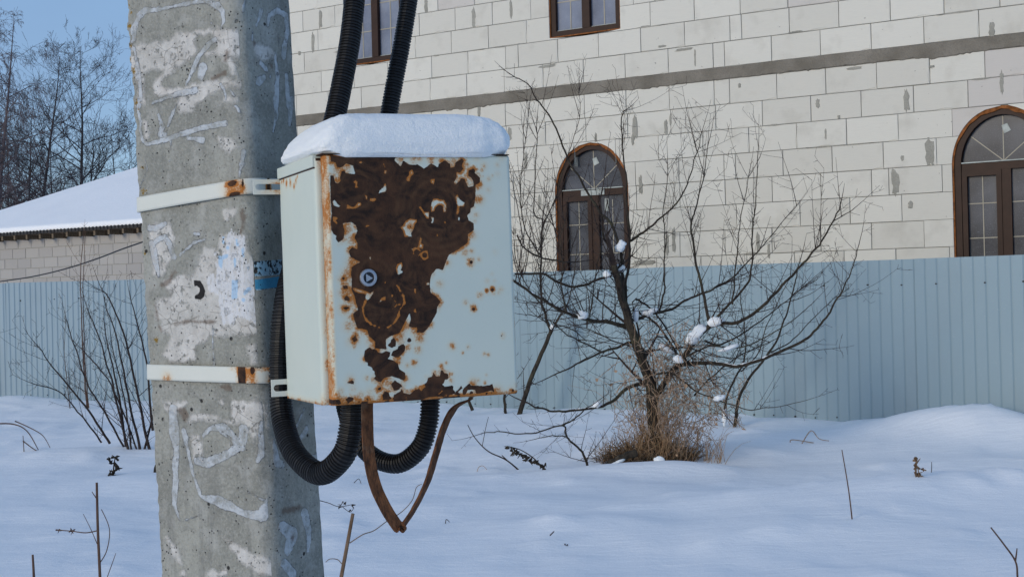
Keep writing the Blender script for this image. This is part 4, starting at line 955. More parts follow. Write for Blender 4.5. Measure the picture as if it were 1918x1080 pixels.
STAINS = [(C6,460,200,36,.9),(C6,585,272,22,.8),(C6,860,285,26,.8),(C6,905,295,28,.8),(C6,315,440,36,.9),(C6,375,400,24,.8),(C6,440,540,30,.8),(C6,440,620,34,.7),(C6,370,550,26,.7),(C6,720,640,50,.8),(C6,780,620,30,.6),(C6,865,645,24,.8),(C6,885,550,20,.5),(C6,1030,750,60,.8),(C6,1190,760,50,.7),(C6,1280,680,40,.7),(C6,1275,110,20,.5),
 (C4,235,440,40,.6),(C4,500,625,30,.6),(C4,715,410,26,.5),(C4,790,410,20,.35),(C4,855,495,28,.55),(C4,835,525,30,.4),(C4,495,120,44,.75),(C4,560,110,28,.8),(C4,630,190,28,.6),(C4,525,195,24,.8),(C4,555,270,24,.4),(C4,360,1065,34,.9),(C4,795,120,30,.2),(C4,765,340,20,.3),(C4,985,400,22,.6),(C4,580,650,20,.6),(C4,710,510,24,.9),(C4,768,490,34,.8),(C4,870,985,16,.3),(C4,30,990,50,.9),(C4,320,230,40,.5),
 (Cb,510,210,30,.8),(Cb,680,220,34,.6),(Cb,660,260,26,.7),(Cb,640,420,48,.8),(Cb,640,560,48,.95),(Cb,730,350,30,.5),(Cb,820,210,26,.45),(Cb,765,320,18,.5),(Cb,560,920,46,.7),(Cb,600,720,40,.5),(Cb,720,460,40,.35),(Cb,820,300,30,.3),(Cb,150,140,50,.8),(Cb,250,150,40,.8),(Cb,30,140,40,.8),(Cb,370,160,40,.7),(Cb,600,130,50,.4),(Cb,860,140,40,.3),(Cb,500,310,40,.7),
 (C1,1000,140,50,.7),(C1,860,150,30,.8),(C1,230,260,50,.8),(C1,330,230,40,.7),(C1,230,360,30,.9),(C1,320,860,60,.9),(C1,380,960,60,.9),(C1,960,830,60,.7),(C1,400,840,40,.5),(C1,960,320,36,.8),
 (C3,380,230,60,.95),(C3,330,330,60,.8),(C3,300,400,60,.8),(C3,320,530,70,.95),(C3,380,600,60,.9),(C3,300,690,60,.8),(C3,370,780,50,.7),(C3,350,860,70,.6),(C3,500,910,60,.8),(C3,390,1010,60,.7),(C3,900,870,60,.9),(C3,850,960,60,.9),(C3,1010,910,50,.8),(C3,1060,970,50,.8),(C3,580,1000,60,.8),(C3,560,540,50,.4),(C3,690,590,30,.8),(C3,600,1060,50,.7),
 (C5,490,150,50,.8),(C5,500,200,26,.8),(C5,450,610,50,.6),(C5,655,590,34,.6),(C5,480,740,60,.35),(C5,700,770,60,.5),(C5,620,350,40,.6),(C5,900,650,80,.75),(C5,1050,360,60,.8),(C5,1150,600,50,.7),(C5,1170,430,40,.6),(C5,1270,390,40,.7),(C5,1300,230,50,.8),(C5,1180,210,40,.8),(C5,780,750,40,.7),(C5,580,800,50,.6),(C5,280,800,60,.9),(C5,320,760,50,.7),(C5,350,870,60,.9),(C5,540,860,60,.9),(C5,700,870,70,.9),(C5,830,840,60,.9),(C5,780,240,50,.8),(C5,1080,100,60,.7)]

def enamel(o, rust, stain):
    set_attr(o.data, 'rust', rust); set_attr(o.data, 'stain', stain)
def enamel_plain(o, seed=0, edge=None):
    n = len(o.data.vertices); enamel(o, np.full(n, 0.1), np.zeros(n) if edge is None else edge)
def build_door():
    x0, x1, dep, r = 0.010, BW, 0.026, 0.006
    def prof(a, b, step):
        pos = [a, a]; y = [dep, r]
        for k in range(1, 5):
            t = math.pi / 2 * k / 4; pos.append(a + r * (1 - math.cos(t))); y.append(r * (1 - math.sin(t)))
        m = int((b - a - 2 * r) / step)
        for k in range(1, m): pos.append(a + r + (b - a - 2 * r) * k / m); y.append(0)
        for k in range(4, 0, -1):
            t = math.pi / 2 * k / 4; pos.append(b - r * (1 - math.cos(t))); y.append(r * (1 - math.sin(t)))
        pos += [b, b]; y += [r, dep]; return pos, y
    X, YX = prof(x0, x1, 0.0014); Z, YZ = prof(0.0, BH, 0.0014); nx, nz = len(X), len(Z)
    # very shallow waviness of pressed sheet
    v = [(X[i], min(dep, YX[i] + YZ[j]) + 0.0007 * noise.noise((X[i] * 14, Z[j] * 14, 0.3)), Z[j]) for j in range(nz) for i in range(nx)]
    f = [(j * nx + i, j * nx + i + 1, (j + 1) * nx + i + 1, (j + 1) * nx + i) for j in range(nz - 1) for i in range(nx - 1)]
    me = bpy.data.meshes.new('door'); me.from_pydata(v, [], f); me.polygons.foreach_set('use_smooth', [True] * len(f)); me.update()
    o = link('door', me, M['rust'], box); V = verts_np(me); P = V[:, [0, 2]]
    D = np.full(len(P), 0.1)
    for q in BARE: D = np.minimum(D, sdf_poly(P, q))
    for T, x, y, rr in BARE_R:
        u, w = door_uv(*T(x, y)); D = np.minimum(D, np.hypot(P[:, 0] - u, P[:, 1] - w) - rr / (6.75 if T in (C5, C6) else 5.4) * BPP)
    I = np.full(len(P), 0.1)
    for q in ISLE: I = np.minimum(I, sdf_poly(P, q))
    brk = np.array([noise.noise((p[0] * 190, p[1] * 190, 11.0)) + 0.6 * noise.noise((p[0] * 60, p[1] * 60, 3.0)) for p in P])
    for q in ISLE_S: I = np.minimum(I, sdf_stroke(P, q) + 0.0022 * brk)
    I0 = I.copy()
    for T, x, y, rr in HOLES:
        u, w = door_uv(*T(x, y)); I = np.maximum(I, -(np.hypot(P[:, 0] - u, P[:, 1] - w) - rr / 5.4 * BPP))
    D = np.maximum(D, -I - 0.0004)
    # rust along the folded edges
    nz1 = np.array([noise.noise((p[0] * 60, p[1] * 60, 2.0)) for p in P]); nz2 = np.array([noise.noise((p[0] * 160, p[1] * 25, 5.0)) for p in P])
    S = np.clip(0.75 + 1.6 * nz1, 0, 1) * np.exp(-(np.minimum(I, 0) / 0.0032) ** 2) * (I < 0.001)
    for q in ISLE_S: S = np.maximum(S, 0.95 * np.exp(-(np.maximum(sdf_stroke(P, q), 0) / 0.002) ** 2))
    for T, x, y, rr, a in STAINS:
        u, w = door_uv(*T(x, y)); s = rr / (6.75 if T in (C5, C6) else 5.4) * BPP * 1.15
        S = np.maximum(S, a * np.exp(-((P[:, 0] - u) ** 2 + (P[:, 1] - w) ** 2) / (s * s)))
    S = np.maximum(S, (1.15 + 0.6 * nz1) * np.exp(-(P[:, 1] / 0.0065) ** 2))
    D = np.minimum(D, np.where(P[:, 1] < 0.0045, 0.0008 + 0.006 * (-nz1) + np.maximum(0, P[:, 0] - 0.2) * 0.06 + P[:, 1] * 0.4, 0.1))
    S = np.maximum(S, (0.95 + 0.8 * nz2) * np.exp(-((P[:, 0] - x0) / 0.0045) ** 2) * np.where(P[:, 1] > BH * 0.72, 1.0, 0.85))
    ret = V[:, 1] > 0.008                                   # the folded left return
    D = np.where(ret & (P[:, 0] < x0 + 0.002) & (nz2 > 0.02), np.minimum(D, 0.0006 - 0.002 * nz2), D)
    S = np.where(ret & (P[:, 0] < x0 + 0.002), np.maximum(S, 0.8), S)
    S = np.maximum(S, 0.7 * np.exp(-((P[:, 1] - BH) / 0.006) ** 2) * (P[:, 0] < 0.24))
    S = np.maximum(S, 0.35 * np.exp(-((P[:, 0] - BW) / 0.003) ** 2) * (1 + nz1))
    RG = np.zeros(len(P))
    for px, py, radii in ((823, 392, (22, 40, 58, 72, 84)), (690, 585, (14, 30, 52)), (665, 345, (26, 44)), (735, 470, (30, 55)), (700, 520, (34,))):
        u, w = door_uv(px, py); q = np.hypot(P[:, 0] - u, (P[:, 1] - w)) / BPP
        for R in radii: RG = np.maximum(RG, np.exp(-((q - R + 4 * nz1) / 3.5) ** 2) * np.clip(0.55 + 1.2 * nz1 + 0.5 * np.sin(R), 0, 1))
    set_attr(me, 'ring', RG)
    enamel(o, D, S); return o
door = build_door()
def build_body():
    ring = rounded([(0, 0.027), (BW, 0.027), (BW, BD), (0, BD)], [0.005] * 4, 5); loop = [Vector((x, y, 0)) for x, y in ring]; loop.append(loop[0])
    pts = resample(loop, 0.005)[:-1]; n = len(pts); zs = list(np.arange(0, BH - 0.004, 0.005)) + [BH - 0.003]; nz = len(zs)
    v = [(p.x + 0.0006 * noise.noise((p.y * 12, z * 12, 4)), p.y, z) for z in zs for p in pts]
    f = [(j * n + i, j * n + (i + 1) % n, (j + 1) * n + (i + 1) % n, (j + 1) * n + i) for j in range(nz - 1) for i in range(n)] + [tuple(range(n))[::-1], tuple(range((nz - 1) * n, nz * n))]
    me = bpy.data.meshes.new('body'); me.from_pydata(v, [], f); me.polygons.foreach_set('use_smooth', [True] * len(f)); me.update()
    o = link('body', me, M['rust'], box); V = verts_np(me); left = V[:, 0] < 0.006; P = V[:, [1, 2]]
    S = np.zeros(len(V)); D = np.full(len(V), 0.1)
    T7 = tr(500, 280, 5.4)
    for x, y, rr, a in ((160, 310, 26, 1.3), (190, 340, 26, 1.3), (230, 340, 24, 1.3), (265, 370, 22, 1.3), (285, 320, 20, 1.2), (300, 270, 16, 1.1), (160, 270, 18, 1.2), (140, 330, 14, 1.3), (225, 300, 12, 1.1)):
        u, w = side_uv(*T7(x + 8, y)); s = rr / 5.4 * BPP * 1.7; S = np.maximum(S, np.where(left, a * np.exp(-((P[:, 0] - u) ** 2 + (P[:, 1] - w) ** 2) / (s * s)), 0))
    nz1 = np.array([noise.noise((q[1] * 40, q[2] * 40, 7)) for q in V])
    S = np.maximum(S, (0.75 + 0.9 * nz1) * np.exp(-(V[:, 2] / 0.005) ** 2))
    S = np.maximum(S, (0.5 + 1.2 * nz1) * np.exp(-((V[:, 0] - 0.012) / 0.006) ** 2) * (V[:, 1] < 0.03))
    S = np.maximum(S, 0.8 * np.exp(-((V[:, 1] - 0.03) / 0.012) ** 2 - (V[:, 2] / 0.014) ** 2))
    S = np.maximum(S, 0.7 * np.exp(-((V[:, 0] - 0.011) / 0.008) ** 2 - ((V[:, 2] - BH) / 0.03) ** 2) * (V[:, 1] < 0.03))
    D = np.where((V[:, 0] > 0.002) & (V[:, 0] < 0.02) & (V[:, 1] < 0.03) & (V[:, 2] > BH - 0.008), -0.002, D)
    enamel(o, D, S); return o
build_body()
mb = MB(); mb.box(-0.0025, BW + 0.002, 0.030, BD + 0.002, BH - 0.0165, BH + 0.0015); lid = mb.build('lid', M['rust'], box)
bvm = lid.modifiers.new('edge', 'BEVEL'); bvm.width = 0.0015; bvm.segments = 2; enamel_plain(lid)
mb = MB(); mb.box(-0.0008, BW, 0.0295, BD, BH - 0.0185, BH - 0.0167); o = mb.build('lid_gap', M['rust'], box); nv = len(o.data.vertices); enamel(o, np.full(nv, -0.01), np.ones(nv))
mb = MB(); mb.box(0.004, BW - 0.002, -0.001, 0.0305, BH + 0.0002, BH + 0.0014); o = mb.build('front_flange', M['rust'], box); nv = len(o.data.vertices); enamel(o, np.full(nv, -0.01), np.ones(nv))
# triangular key lock
lu, lv = door_uv(689, 520)
lock = empty('lock'); lock.parent = box; lock.location = (lu, 0, lv)
def lathe(profile, n=32):     # (radius, y) about the y axis
    mb = MB(); v = [(r * math.cos(2 * math.pi * k / n), y, r * math.sin(2 * math.pi * k / n)) for r, y in profile for k in range(n)]
    m = len(profile); f = [(j * n + k, j * n + (k + 1) % n, (j + 1) * n + (k + 1) % n, (j + 1) * n + k) for j in range(m - 1) for k in range(n)]
    mb.add(v, f); return mb
o = lathe([(0.0135, 0.001), (0.0135, -0.0035), (0.0128, -0.0048), (0.0092, -0.0058), (0.0086, -0.0055), (0.0084, -0.001)]).build('lock_rim', M['zinc'], lock, smooth=False)
n = 24; mb = MB(); mb.add([(0.0085 * math.cos(2 * math.pi * k / n), -0.0012, 0.0085 * math.sin(2 * math.pi * k / n)) for k in range(n)], [tuple(range(n))]); mb.build('lock_recess', M['zincdark'], lock)
mb = MB(); mb.prism([(0.0066, -0.001), (-0.0042, 0.0058), (-0.0038, -0.0062)], -0.0045, -0.001); mb.build('triangular_stud', M['zinc'], lock)
# slotted mounting tabs at the back
def tab(px_l, px_r, py0, py1, name='mounting_tab'):
    def buv(px, py): q = BMI @ hit_plane(px, py, bw(0, BD - 0.004, 0), ya); return q.x, q.z
    xl, zt = buv(px_l, py0); xr, zb_ = buv(px_r, py1); xr = 0.012
    cz = (zt + zb_) / 2; h = zt - zb_; sl, sr, rr = xl + h * 0.33, xr - 0.014, h * 0.2
    n = 8; slot = [(sl + rr * math.cos(a), cz + rr * math.sin(a)) for a in [math.pi / 2 + math.pi * k / n for k in range(n + 1)]] + [(sr + rr * math.cos(a), cz + rr * math.sin(a)) for a in [-math.pi / 2 + math.pi * k / n for k in range(n + 1)]]
    outer = []
    for (x, z) in slot:
        dx, dz = x - (sl + sr) / 2, z - cz; hw = (xr - xl) / 2; k = min(hw / max(1e-6, abs(x - (xl + xr) / 2)), (h / 2) / max(1e-6, abs(dz)))
        mx = (xl + xr) / 2; outer.append((mx + (x - mx) * k, cz + dz * k))
    # corner points replace the nearest samples
    for c in ((xl, cz + h / 2), (xl, cz - h / 2), (xr, cz - h / 2), (xr, cz + h / 2)):
        i = min(range(len(outer)), key=lambda q: (outer[q][0] - c[0]) ** 2 + (outer[q][1] - c[1]) ** 2); outer[i] = c
    m = len(slot); y0, y1 = BD - 0.004, BD - 0.001; mb = MB()
    v = [(x, y0, z) for x, z in outer] + [(x, y0, z) for x, z in slot] + [(x, y1, z) for x, z in outer] + [(x, y1, z) for x, z in slot]; f = []
    for i in range(m):
        j = (i + 1) % m; f += [(i, j, m + j, m + i), (2 * m + i, 3 * m + i, 3 * m + j, 2 * m + j), (m + i, m + j, 3 * m + j, 3 * m + i), (j, i, 2 * m + i, 2 * m + j)]
    mb.add(v, f); o = mb.build(name, M['strap'], box); V = verts_np(o.data); enamel(o, np.full(len(V), 0.1), 0.8 * np.exp(-((V[:, 0] - 0.0) / 0.02) ** 2) * (1 if py0 < 500 else 0.1))
    return o
tab(474, 526, 336, 364); tab(508, 540, 711, 741)

# straps clamped round the pole
def strap(pts_px, hw, label, rust_spots, stain_spots):
    ring = rounded([D2, A2, B2, C2], [0.014, 0.012, 0.03, 0.014]); c = PC
    off = [Vector((x, y, 0)) for x, y in ring]
    zmid = at(pts_px[0][0], pts_px[0][1], A2.y).z
    path = resample(off + [off[0]], 0.003); 
    cen = PC; path = [p + (p - cen).normalized() * 0.006 for p in path]
    # keep from the back round A, B towards C
    L = [0]; 
    for a, b in zip(path, path[1:]): L.append(L[-1] + (b - a).length)
    iA = min(range(len(path)), key=lambda i: (path[i] - A2).length); iB = min(range(len(path)), key=lambda i: (path[i] - B2).length); iC = min(range(len(path)), key=lambda i: (path[i] - C2).length)
    i0 = max(0, iA - 30); i1 = iC - 6
    zA = at(*pts_px[0], A2.y).z; zB = at(*pts_px[1], B2.y).z; zC = at(*pts_px[2], (B2.y + C2.y) / 2).z
    def zf(i):
        if i <= iA: return zA
        if i <= iB: return zA + (zB - zA) * (L[i] - L[iA]) / (L[iB] - L[iA])
        return zB + (zC - zB) * (L[i] - L[iB]) / (0.55 * (L[iC] - L[iB]))
    R = 7; v = []; s_ = []
    for i in range(i0, i1 + 1):
        z = zf(i)
        for k in range(R): v.append((path[i].x + LEAN * (z - ZB), path[i].y, z - hw + 2 * hw * k / (R - 1))); s_.append((L[i] - L[iB], -hw + 2 * hw * k / (R - 1)))
    n = i1 - i0 + 1; f = [(i * R + k, (i + 1) * R + k, (i + 1) * R + k + 1, i * R + k + 1) for i in range(n - 1) for k in range(R - 1)]
    org = Vector((PC.x, PC.y, zA)); mb = MB(); mb.add(v, f); o = mb.build('pole_strap', M['strap'], None, org, smooth=True)
    sol = o.modifiers.new('thick', 'SOLIDIFY'); sol.thickness = 0.003; sol.offset = 0
    tag(o, label, 'strap', 'steel straps holding the meter box')
    S2 = np.array(s_); D = np.full(len(S2), 0.1); S = np.zeros(len(S2))
    for u, w, a, b in rust_spots: D = np.minimum(D, (np.hypot((S2[:, 0] - u) / a, (S2[:, 1] - w) / b) - 1) * min(a, b))
    for u, w, r, a in stain_spots: S = np.maximum(S, a * np.exp(-((S2[:, 0] - u) ** 2 + (S2[:, 1] - w) ** 2) / (r * r)))
    enamel(o, D, S); return o
strap([(255, 384), (424, 349), (476, 350)], 0.0132, 'white steel strap round the pole at the upper tab, tilted', [(-0.030, 0.008, 0.010, 0.005), (-0.026, -0.011, 0.013, 0.004), (-0.010, 0.005, 0.002, 0.008), (0.040, 0.0, 0.004, 0.02)], [(-0.03, 0.0, 0.02, 0.9), (0.038, 0.0, 0.009, 0.9), (-0.012, -0.004, 0.01, .8)])
strap([(278, 696), (470, 703), (515, 704)], 0.0137, 'white steel strap round the pole at the lower tab, level', [(-0.034, 0.0, 0.0085, 0.03), (-0.013, 0.008, 0.004, 0.007), (-0.002, 0.012, 0.014, 0.002), (0.056, 0, 0.011, 0.03)], [(-0.02, 0.0, 0.014, 0.95), (0.02, -0.01, 0.013, 0.9), (0.045, -0.01, 0.01, 0.8), (-0.205, -0.012, 0.012, 0.9), (-0.012, -0.01, 0.01, .9)])

# ------------------------------------------------------------------ corrugated conduits
def conduit(pts, r, label):
    P = resample(catmull([at(*p) for p in pts], 14), 0.0013); mb = MB(); n = 16
    pitch = 0.0056; L = 0; rad = []
    for i, p in enumerate(P):
        if i: L += (P[i] - P[i - 1]).length
        ph = (L / pitch) % 1.0; rad.append(r if ph < 0.52 else r - 0.0024)
    mb.tube(P, rad, n); org = P[-1]
    o = mb.build('conduit', M['conduit'], None, org, smooth=False); me = o.data
    return tag(o, label, 'conduit', 'black corrugated conduits')
conduit([(520, -1500, 2.66), (540, -1000, 2.64), (620, -560, 2.64), (664, -300, 2.63), (672, -120, 2.60), (668, -60, 2.58), (664, 0, 2.56), (655, 80, 2.54), (640, 160, 2.52), (625, 230, 2.50), (600, 330, 2.47), (574, 420, 2.46), (552, 490, 2.445), (535, 560, 2.41), (526, 640, 2.395), (525, 720, 2.39), (531, 790, 2.37), (553, 850, 2.32), (600, 886, 2.27), (643, 852, 2.235), (657, 800, 2.23), (660, 760, 2.23), (661, 735, 2.23)], 0.0192, 'thicker black corrugated conduit looping low beside the pole into the box')
conduit([(560, -1500, 2.74), (585, -1000, 2.72), (700, -560, 2.72), (765, -300, 2.70), (776, -120, 2.68), (772, -60, 2.66), (766, 0, 2.64), (753, 80, 2.63), (738, 160, 2.62), (726, 230, 2.61), (702, 400, 2.58), (665, 600, 2.54), (645, 710, 2.50), (652, 780, 2.46), (688, 846, 2.42), (742, 868, 2.385), (785, 840, 2.365), (802, 795, 2.36), (806, 750, 2.36), (807, 730, 2.36)], 0.0165, 'thinner black corrugated conduit looping behind the rusty strip')
# ------------------------------------------------------------------ rusted earthing strip
def earth_strip():
    L1 = [(688, 735, 2.19), (688, 790, 2.19), (691, 850, 2.19), (702, 905, 2.19), (722, 950, 2.19), (744, 984, 2.19), (750, 988, 2.19)]
    L2 = [(750, 988, 2.19), (757, 981, 2.20), (778, 948, 2.21), (800, 902, 2.22), (815, 855, 2.24), (828, 810, 2.26), (842, 778, 2.28), (858, 760, 2.30), (880, 748, 2.32)]
    a = catmull([at(*p) for p in L1], 8); b = catmull([at(*p) for p in L2], 8)
    pts = a + b[1:]; n = len(pts); na = len(a); mb = MB(); v = []; th = 0.0035
    for i, p in enumerate(pts):
        t = (pts[min(i + 1, n - 1)] - pts[max(i - 1, 0)]).normalized()
        if i < na - 1: wd = Vector((1, 0.55, 0)); hw = 0.0092
        elif i > na + 2: wd = Vector((0.36, 0.92, 0.1)); hw = 0.0092
        else: wd = Vector((0.75, 0.6, 0)); hw = 0.0092
        wd = (wd - t * wd.dot(t)).normalized(); nn = t.cross(wd).normalized()
        k = 0.0006 * noise.noise((p.z * 90, p.x * 90, 0))
        for sx, sy in ((-1, -1), (1, -1), (1, 1), (-1, 1)): v.append(p + wd * (hw * sx) + nn * (th / 2 * sy + k))
    f = [(i * 4 + k, i * 4 + (k + 1) % 4, (i + 1) * 4 + (k + 1) % 4, (i + 1) * 4 + k) for i in range(n - 1) for k in range(4)] + [(3, 2, 1, 0), tuple((n - 1) * 4 + k for k in range(4))]
    mb.add(v, f); return tag(mb.build('earthing_strip', M['strip'], None, pts[0]), 'rusty flat steel strip hanging in a V under the box', 'metal strip')
earth_strip()
# ------------------------------------------------------------------ snow lying on the box
def snow_cap():
    n = 96; prof = [(0.955, -0.001), (0.985, 0.006), (1.008, 0.016), (1.012, 0.027), (0.985, 0.040), (0.925, 0.052), (0.83, 0.0605), (0.70, 0.0655), (0.5, 0.0685), (0.27, 0.069), (0.0, 0.069)]
    prof = [tuple(p) for p in np.array([[np.interp(t, range(len(prof)), [q[0] for q in prof]), np.interp(t, range(len(prof)), [q[1] for q in prof])] for t in np.linspace(0, len(prof) - 1, 34)])]
    cx, cy = BW / 2 + 0.004, BD / 2 - 0.0035; hx, hy = BW / 2 + 0.0075, BD / 2 + 0.0055; v = []
    for rf, z in prof:
        for k in range(n):
            a = 2 * math.pi * k / n; ca, sa = math.cos(a), math.sin(a); e = 2 / 7.0
            x = cx + hx * rf * math.copysign(abs(ca) ** e, ca); y = cy + hy * rf * math.copysign(abs(sa) ** e, sa)
            wv = noise.noise((x * 9, y * 9, z * 14)); w2 = noise.noise((x * 38, y * 38, z * 40)); w3 = noise.noise((x * 110, y * 110, z * 110))
            amt = 0.0042 * wv + 0.0028 * w2 + 0.0016 * w3; edge = 1 if z > 0.003 else 0.3
            left = max(0, 1 - (x + 0.004) / 0.06); zz = z * (1 - 0.5 * left * left) * (1 - 0.10 * max(0, (y - 0.17) / 0.09))
            v.append((x + edge * amt * ca * 1.4, y + edge * amt * sa * 1.4, BH + 0.0015 + zz + (0.0025 * wv * (z / 0.066)) + (w3 * 0.0006 if z > 0.02 else 0) + (max(0, w2) * 0.003 + w3 * 0.0015 if z < 0.004 else 0) - (0.0045 * max(0, min(1, (0.02 - y) / 0.02)) * max(0, min(1, (x - 0.02) / 0.02, (0.285 - x) / 0.02)) * max(0, 1 - z / 0.03))))
    m = len(prof); f = [(j * n + k, j * n + (k + 1) % n, (j + 1) * n + (k + 1) % n, (j + 1) * n + k) for j in range(m - 1) for k in range(n)] + [tuple(range(n))[::-1]]
    org = bw(cx, cy, BH); mb = MB(); mb.add([BM @ Vector(p) for p in v], f)
    o = mb.build('snow_layer', M['clump'], None, org, smooth=True); tag(o, 'thick rounded cap of snow on top of the rusty box', 'snow')
snow_cap()

# ------------------------------------------------------------------ shrubs and trees
def jitter_path(pts, amt, rr):
    return [p + Vector((rr.uniform(-amt, amt), rr.uniform(-amt, amt), rr.uniform(-amt, amt))) for p in pts]
def twig(mb, p, d, length, r0, rr, depth=0, kids=True, curve=0.25, up=0.25, n=3, spur=1.0):
    seg = max(3, int(length / 0.07)); pts = [p.copy()]; q = p.copy(); d = d.normalized()
    st = length / seg
    for i in range(seg):
        d = (d + Vector((rr.uniform(-1, 1), rr.uniform(-1, 1), rr.uniform(-1, 1))) * curve * 0.27 + Vector((0, 0, up * 0.25))).normalized()
        q = q + d * st; pts.append(q.copy())
    m = len(pts); mb.tube(pts, [max(0.0012, r0 * (1 - 0.75 * i / (m - 1))) for i in range(m)], n, cap=False)
    if kids:
        k = int(length * 11 * spur + rr.random())
        for _ in range(k):
            i = rr.randint(1, m - 1); t = (pts[i] - pts[i - 1]).normalized()
            side = t.orthogonal().normalized(); ang = rr.uniform(0, 6.283); side = (side * math.cos(ang) + t.cross(side) * math.sin(ang))
            dd = (t * rr.uniform(0.2, 0.9) + side).normalized()
            long_ = depth < 2 and rr.random() < 0.32
            L = rr.uniform(0.12, 0.32) * (0.7 if depth else 1.0) if long_ else rr.uniform(0.015, 0.075)
            twig(mb, pts[i], dd, L, max(0.0013, r0 * 0.5), rr, depth + 1, long_, curve, up, 3, spur)
    return pts
LIMBS = []
def limb_point(px, py):
    '''nearest point of any limb to a place in the photograph, with the limb and its radius there'''
    best = None
    for k, (pts, rad) in enumerate(LIMBS):
        for i, p in enumerate(pts):
            q = proj(p); d = (q[0] - px) ** 2 + (q[1] - py) ** 2
            if best is None or d < best[0]: best = (d, k, i)
    return best
def limb(tmb, cmb, px, r0, r1, rr, kids=1.0, up=0.25, wob=0.0025, sub=7, klen=(0.18, 0.55)):
    pts = catmull([at(*p) for p in px], sub); pts = [pts[0]] + jitter_path(pts[1:-1], wob, rr) + [pts[-1]]; m = len(pts)
    rad = [r0 + (r1 - r0) * (i / (m - 1)) ** 0.8 for i in range(m)]
    sd = rr.uniform(0, 99); pts = [p + Vector((noise.noise((sd, i * .28, 0)), noise.noise((sd, i * .28, 5)), noise.noise((sd, i * .28, 9)))) * 0.012 * min(1, i / 3) for i, p in enumerate(pts)]; rad = [q * .95 for q in rad]
    tmb.tube(pts, rad, 7 if r0 > 0.02 else 5)
    LIMBS.append((pts, rad)); length = sum((b - a).length for a, b in zip(pts, pts[1:]))
    for _ in range(int(length * 21 * kids)):
        i = rr.randint(1, m - 1); t = (pts[i] - pts[i - 1]).normalized(); side = t.orthogonal().normalized(); a = rr.uniform(0, 6.283)
        side = side * math.cos(a) + t.cross(side) * math.sin(a); dd = (t * rr.uniform(0.1, 0.9) + side + Vector((0, 0, up))).normalized()
        if rr.random() < 0.31: twig(cmb, pts[i], dd, rr.uniform(*klen), max(0.0022, rad[i] * 0.38), rr, 1, True, 0.3, up, 3)
        else: twig(cmb, pts[i], dd, rr.uniform(0.02, 0.11), max(0.0022, rad[i] * 0.28), rr, 2, False)
    # pointed shoot at the end
    twig(cmb, pts[-1], (pts[-1] - pts[-3]), rr.uniform(0.15, 0.3), r1, rr, 1, True, 0.2, up)
    return pts
def shrub(name, label, base, limbs, seed, tm, cm, group=None, extra=None, up=0.25):
    rr = random.Random(seed); t, c = MB(), MB(); n0 = len(LIMBS)
    for L in limbs: limb(t, c, L[0], L[1], L[2], rr, *(L[3:] if len(L) > 3 else (1.0, up)))
    if extra: extra(t, c, rr, [p for q, _ in LIMBS[n0:] for p in q[1:]])
    root = empty(name, base); tag(root, label, 'shrub', group)
    t.build('trunk', tm, root, base); c.build('crown', cm, root, base); return root
gb = ground_hit(1226, 862); YB = gb.y
print('shrub depth', YB)
y = YB
def yy(pts, d0=0.0, d1=0.0):
    n = len(pts); return [(p[0], p[1], y + d0 + (d1 - d0) * i / max(1, n - 1)) for i, p in enumerate(pts)]
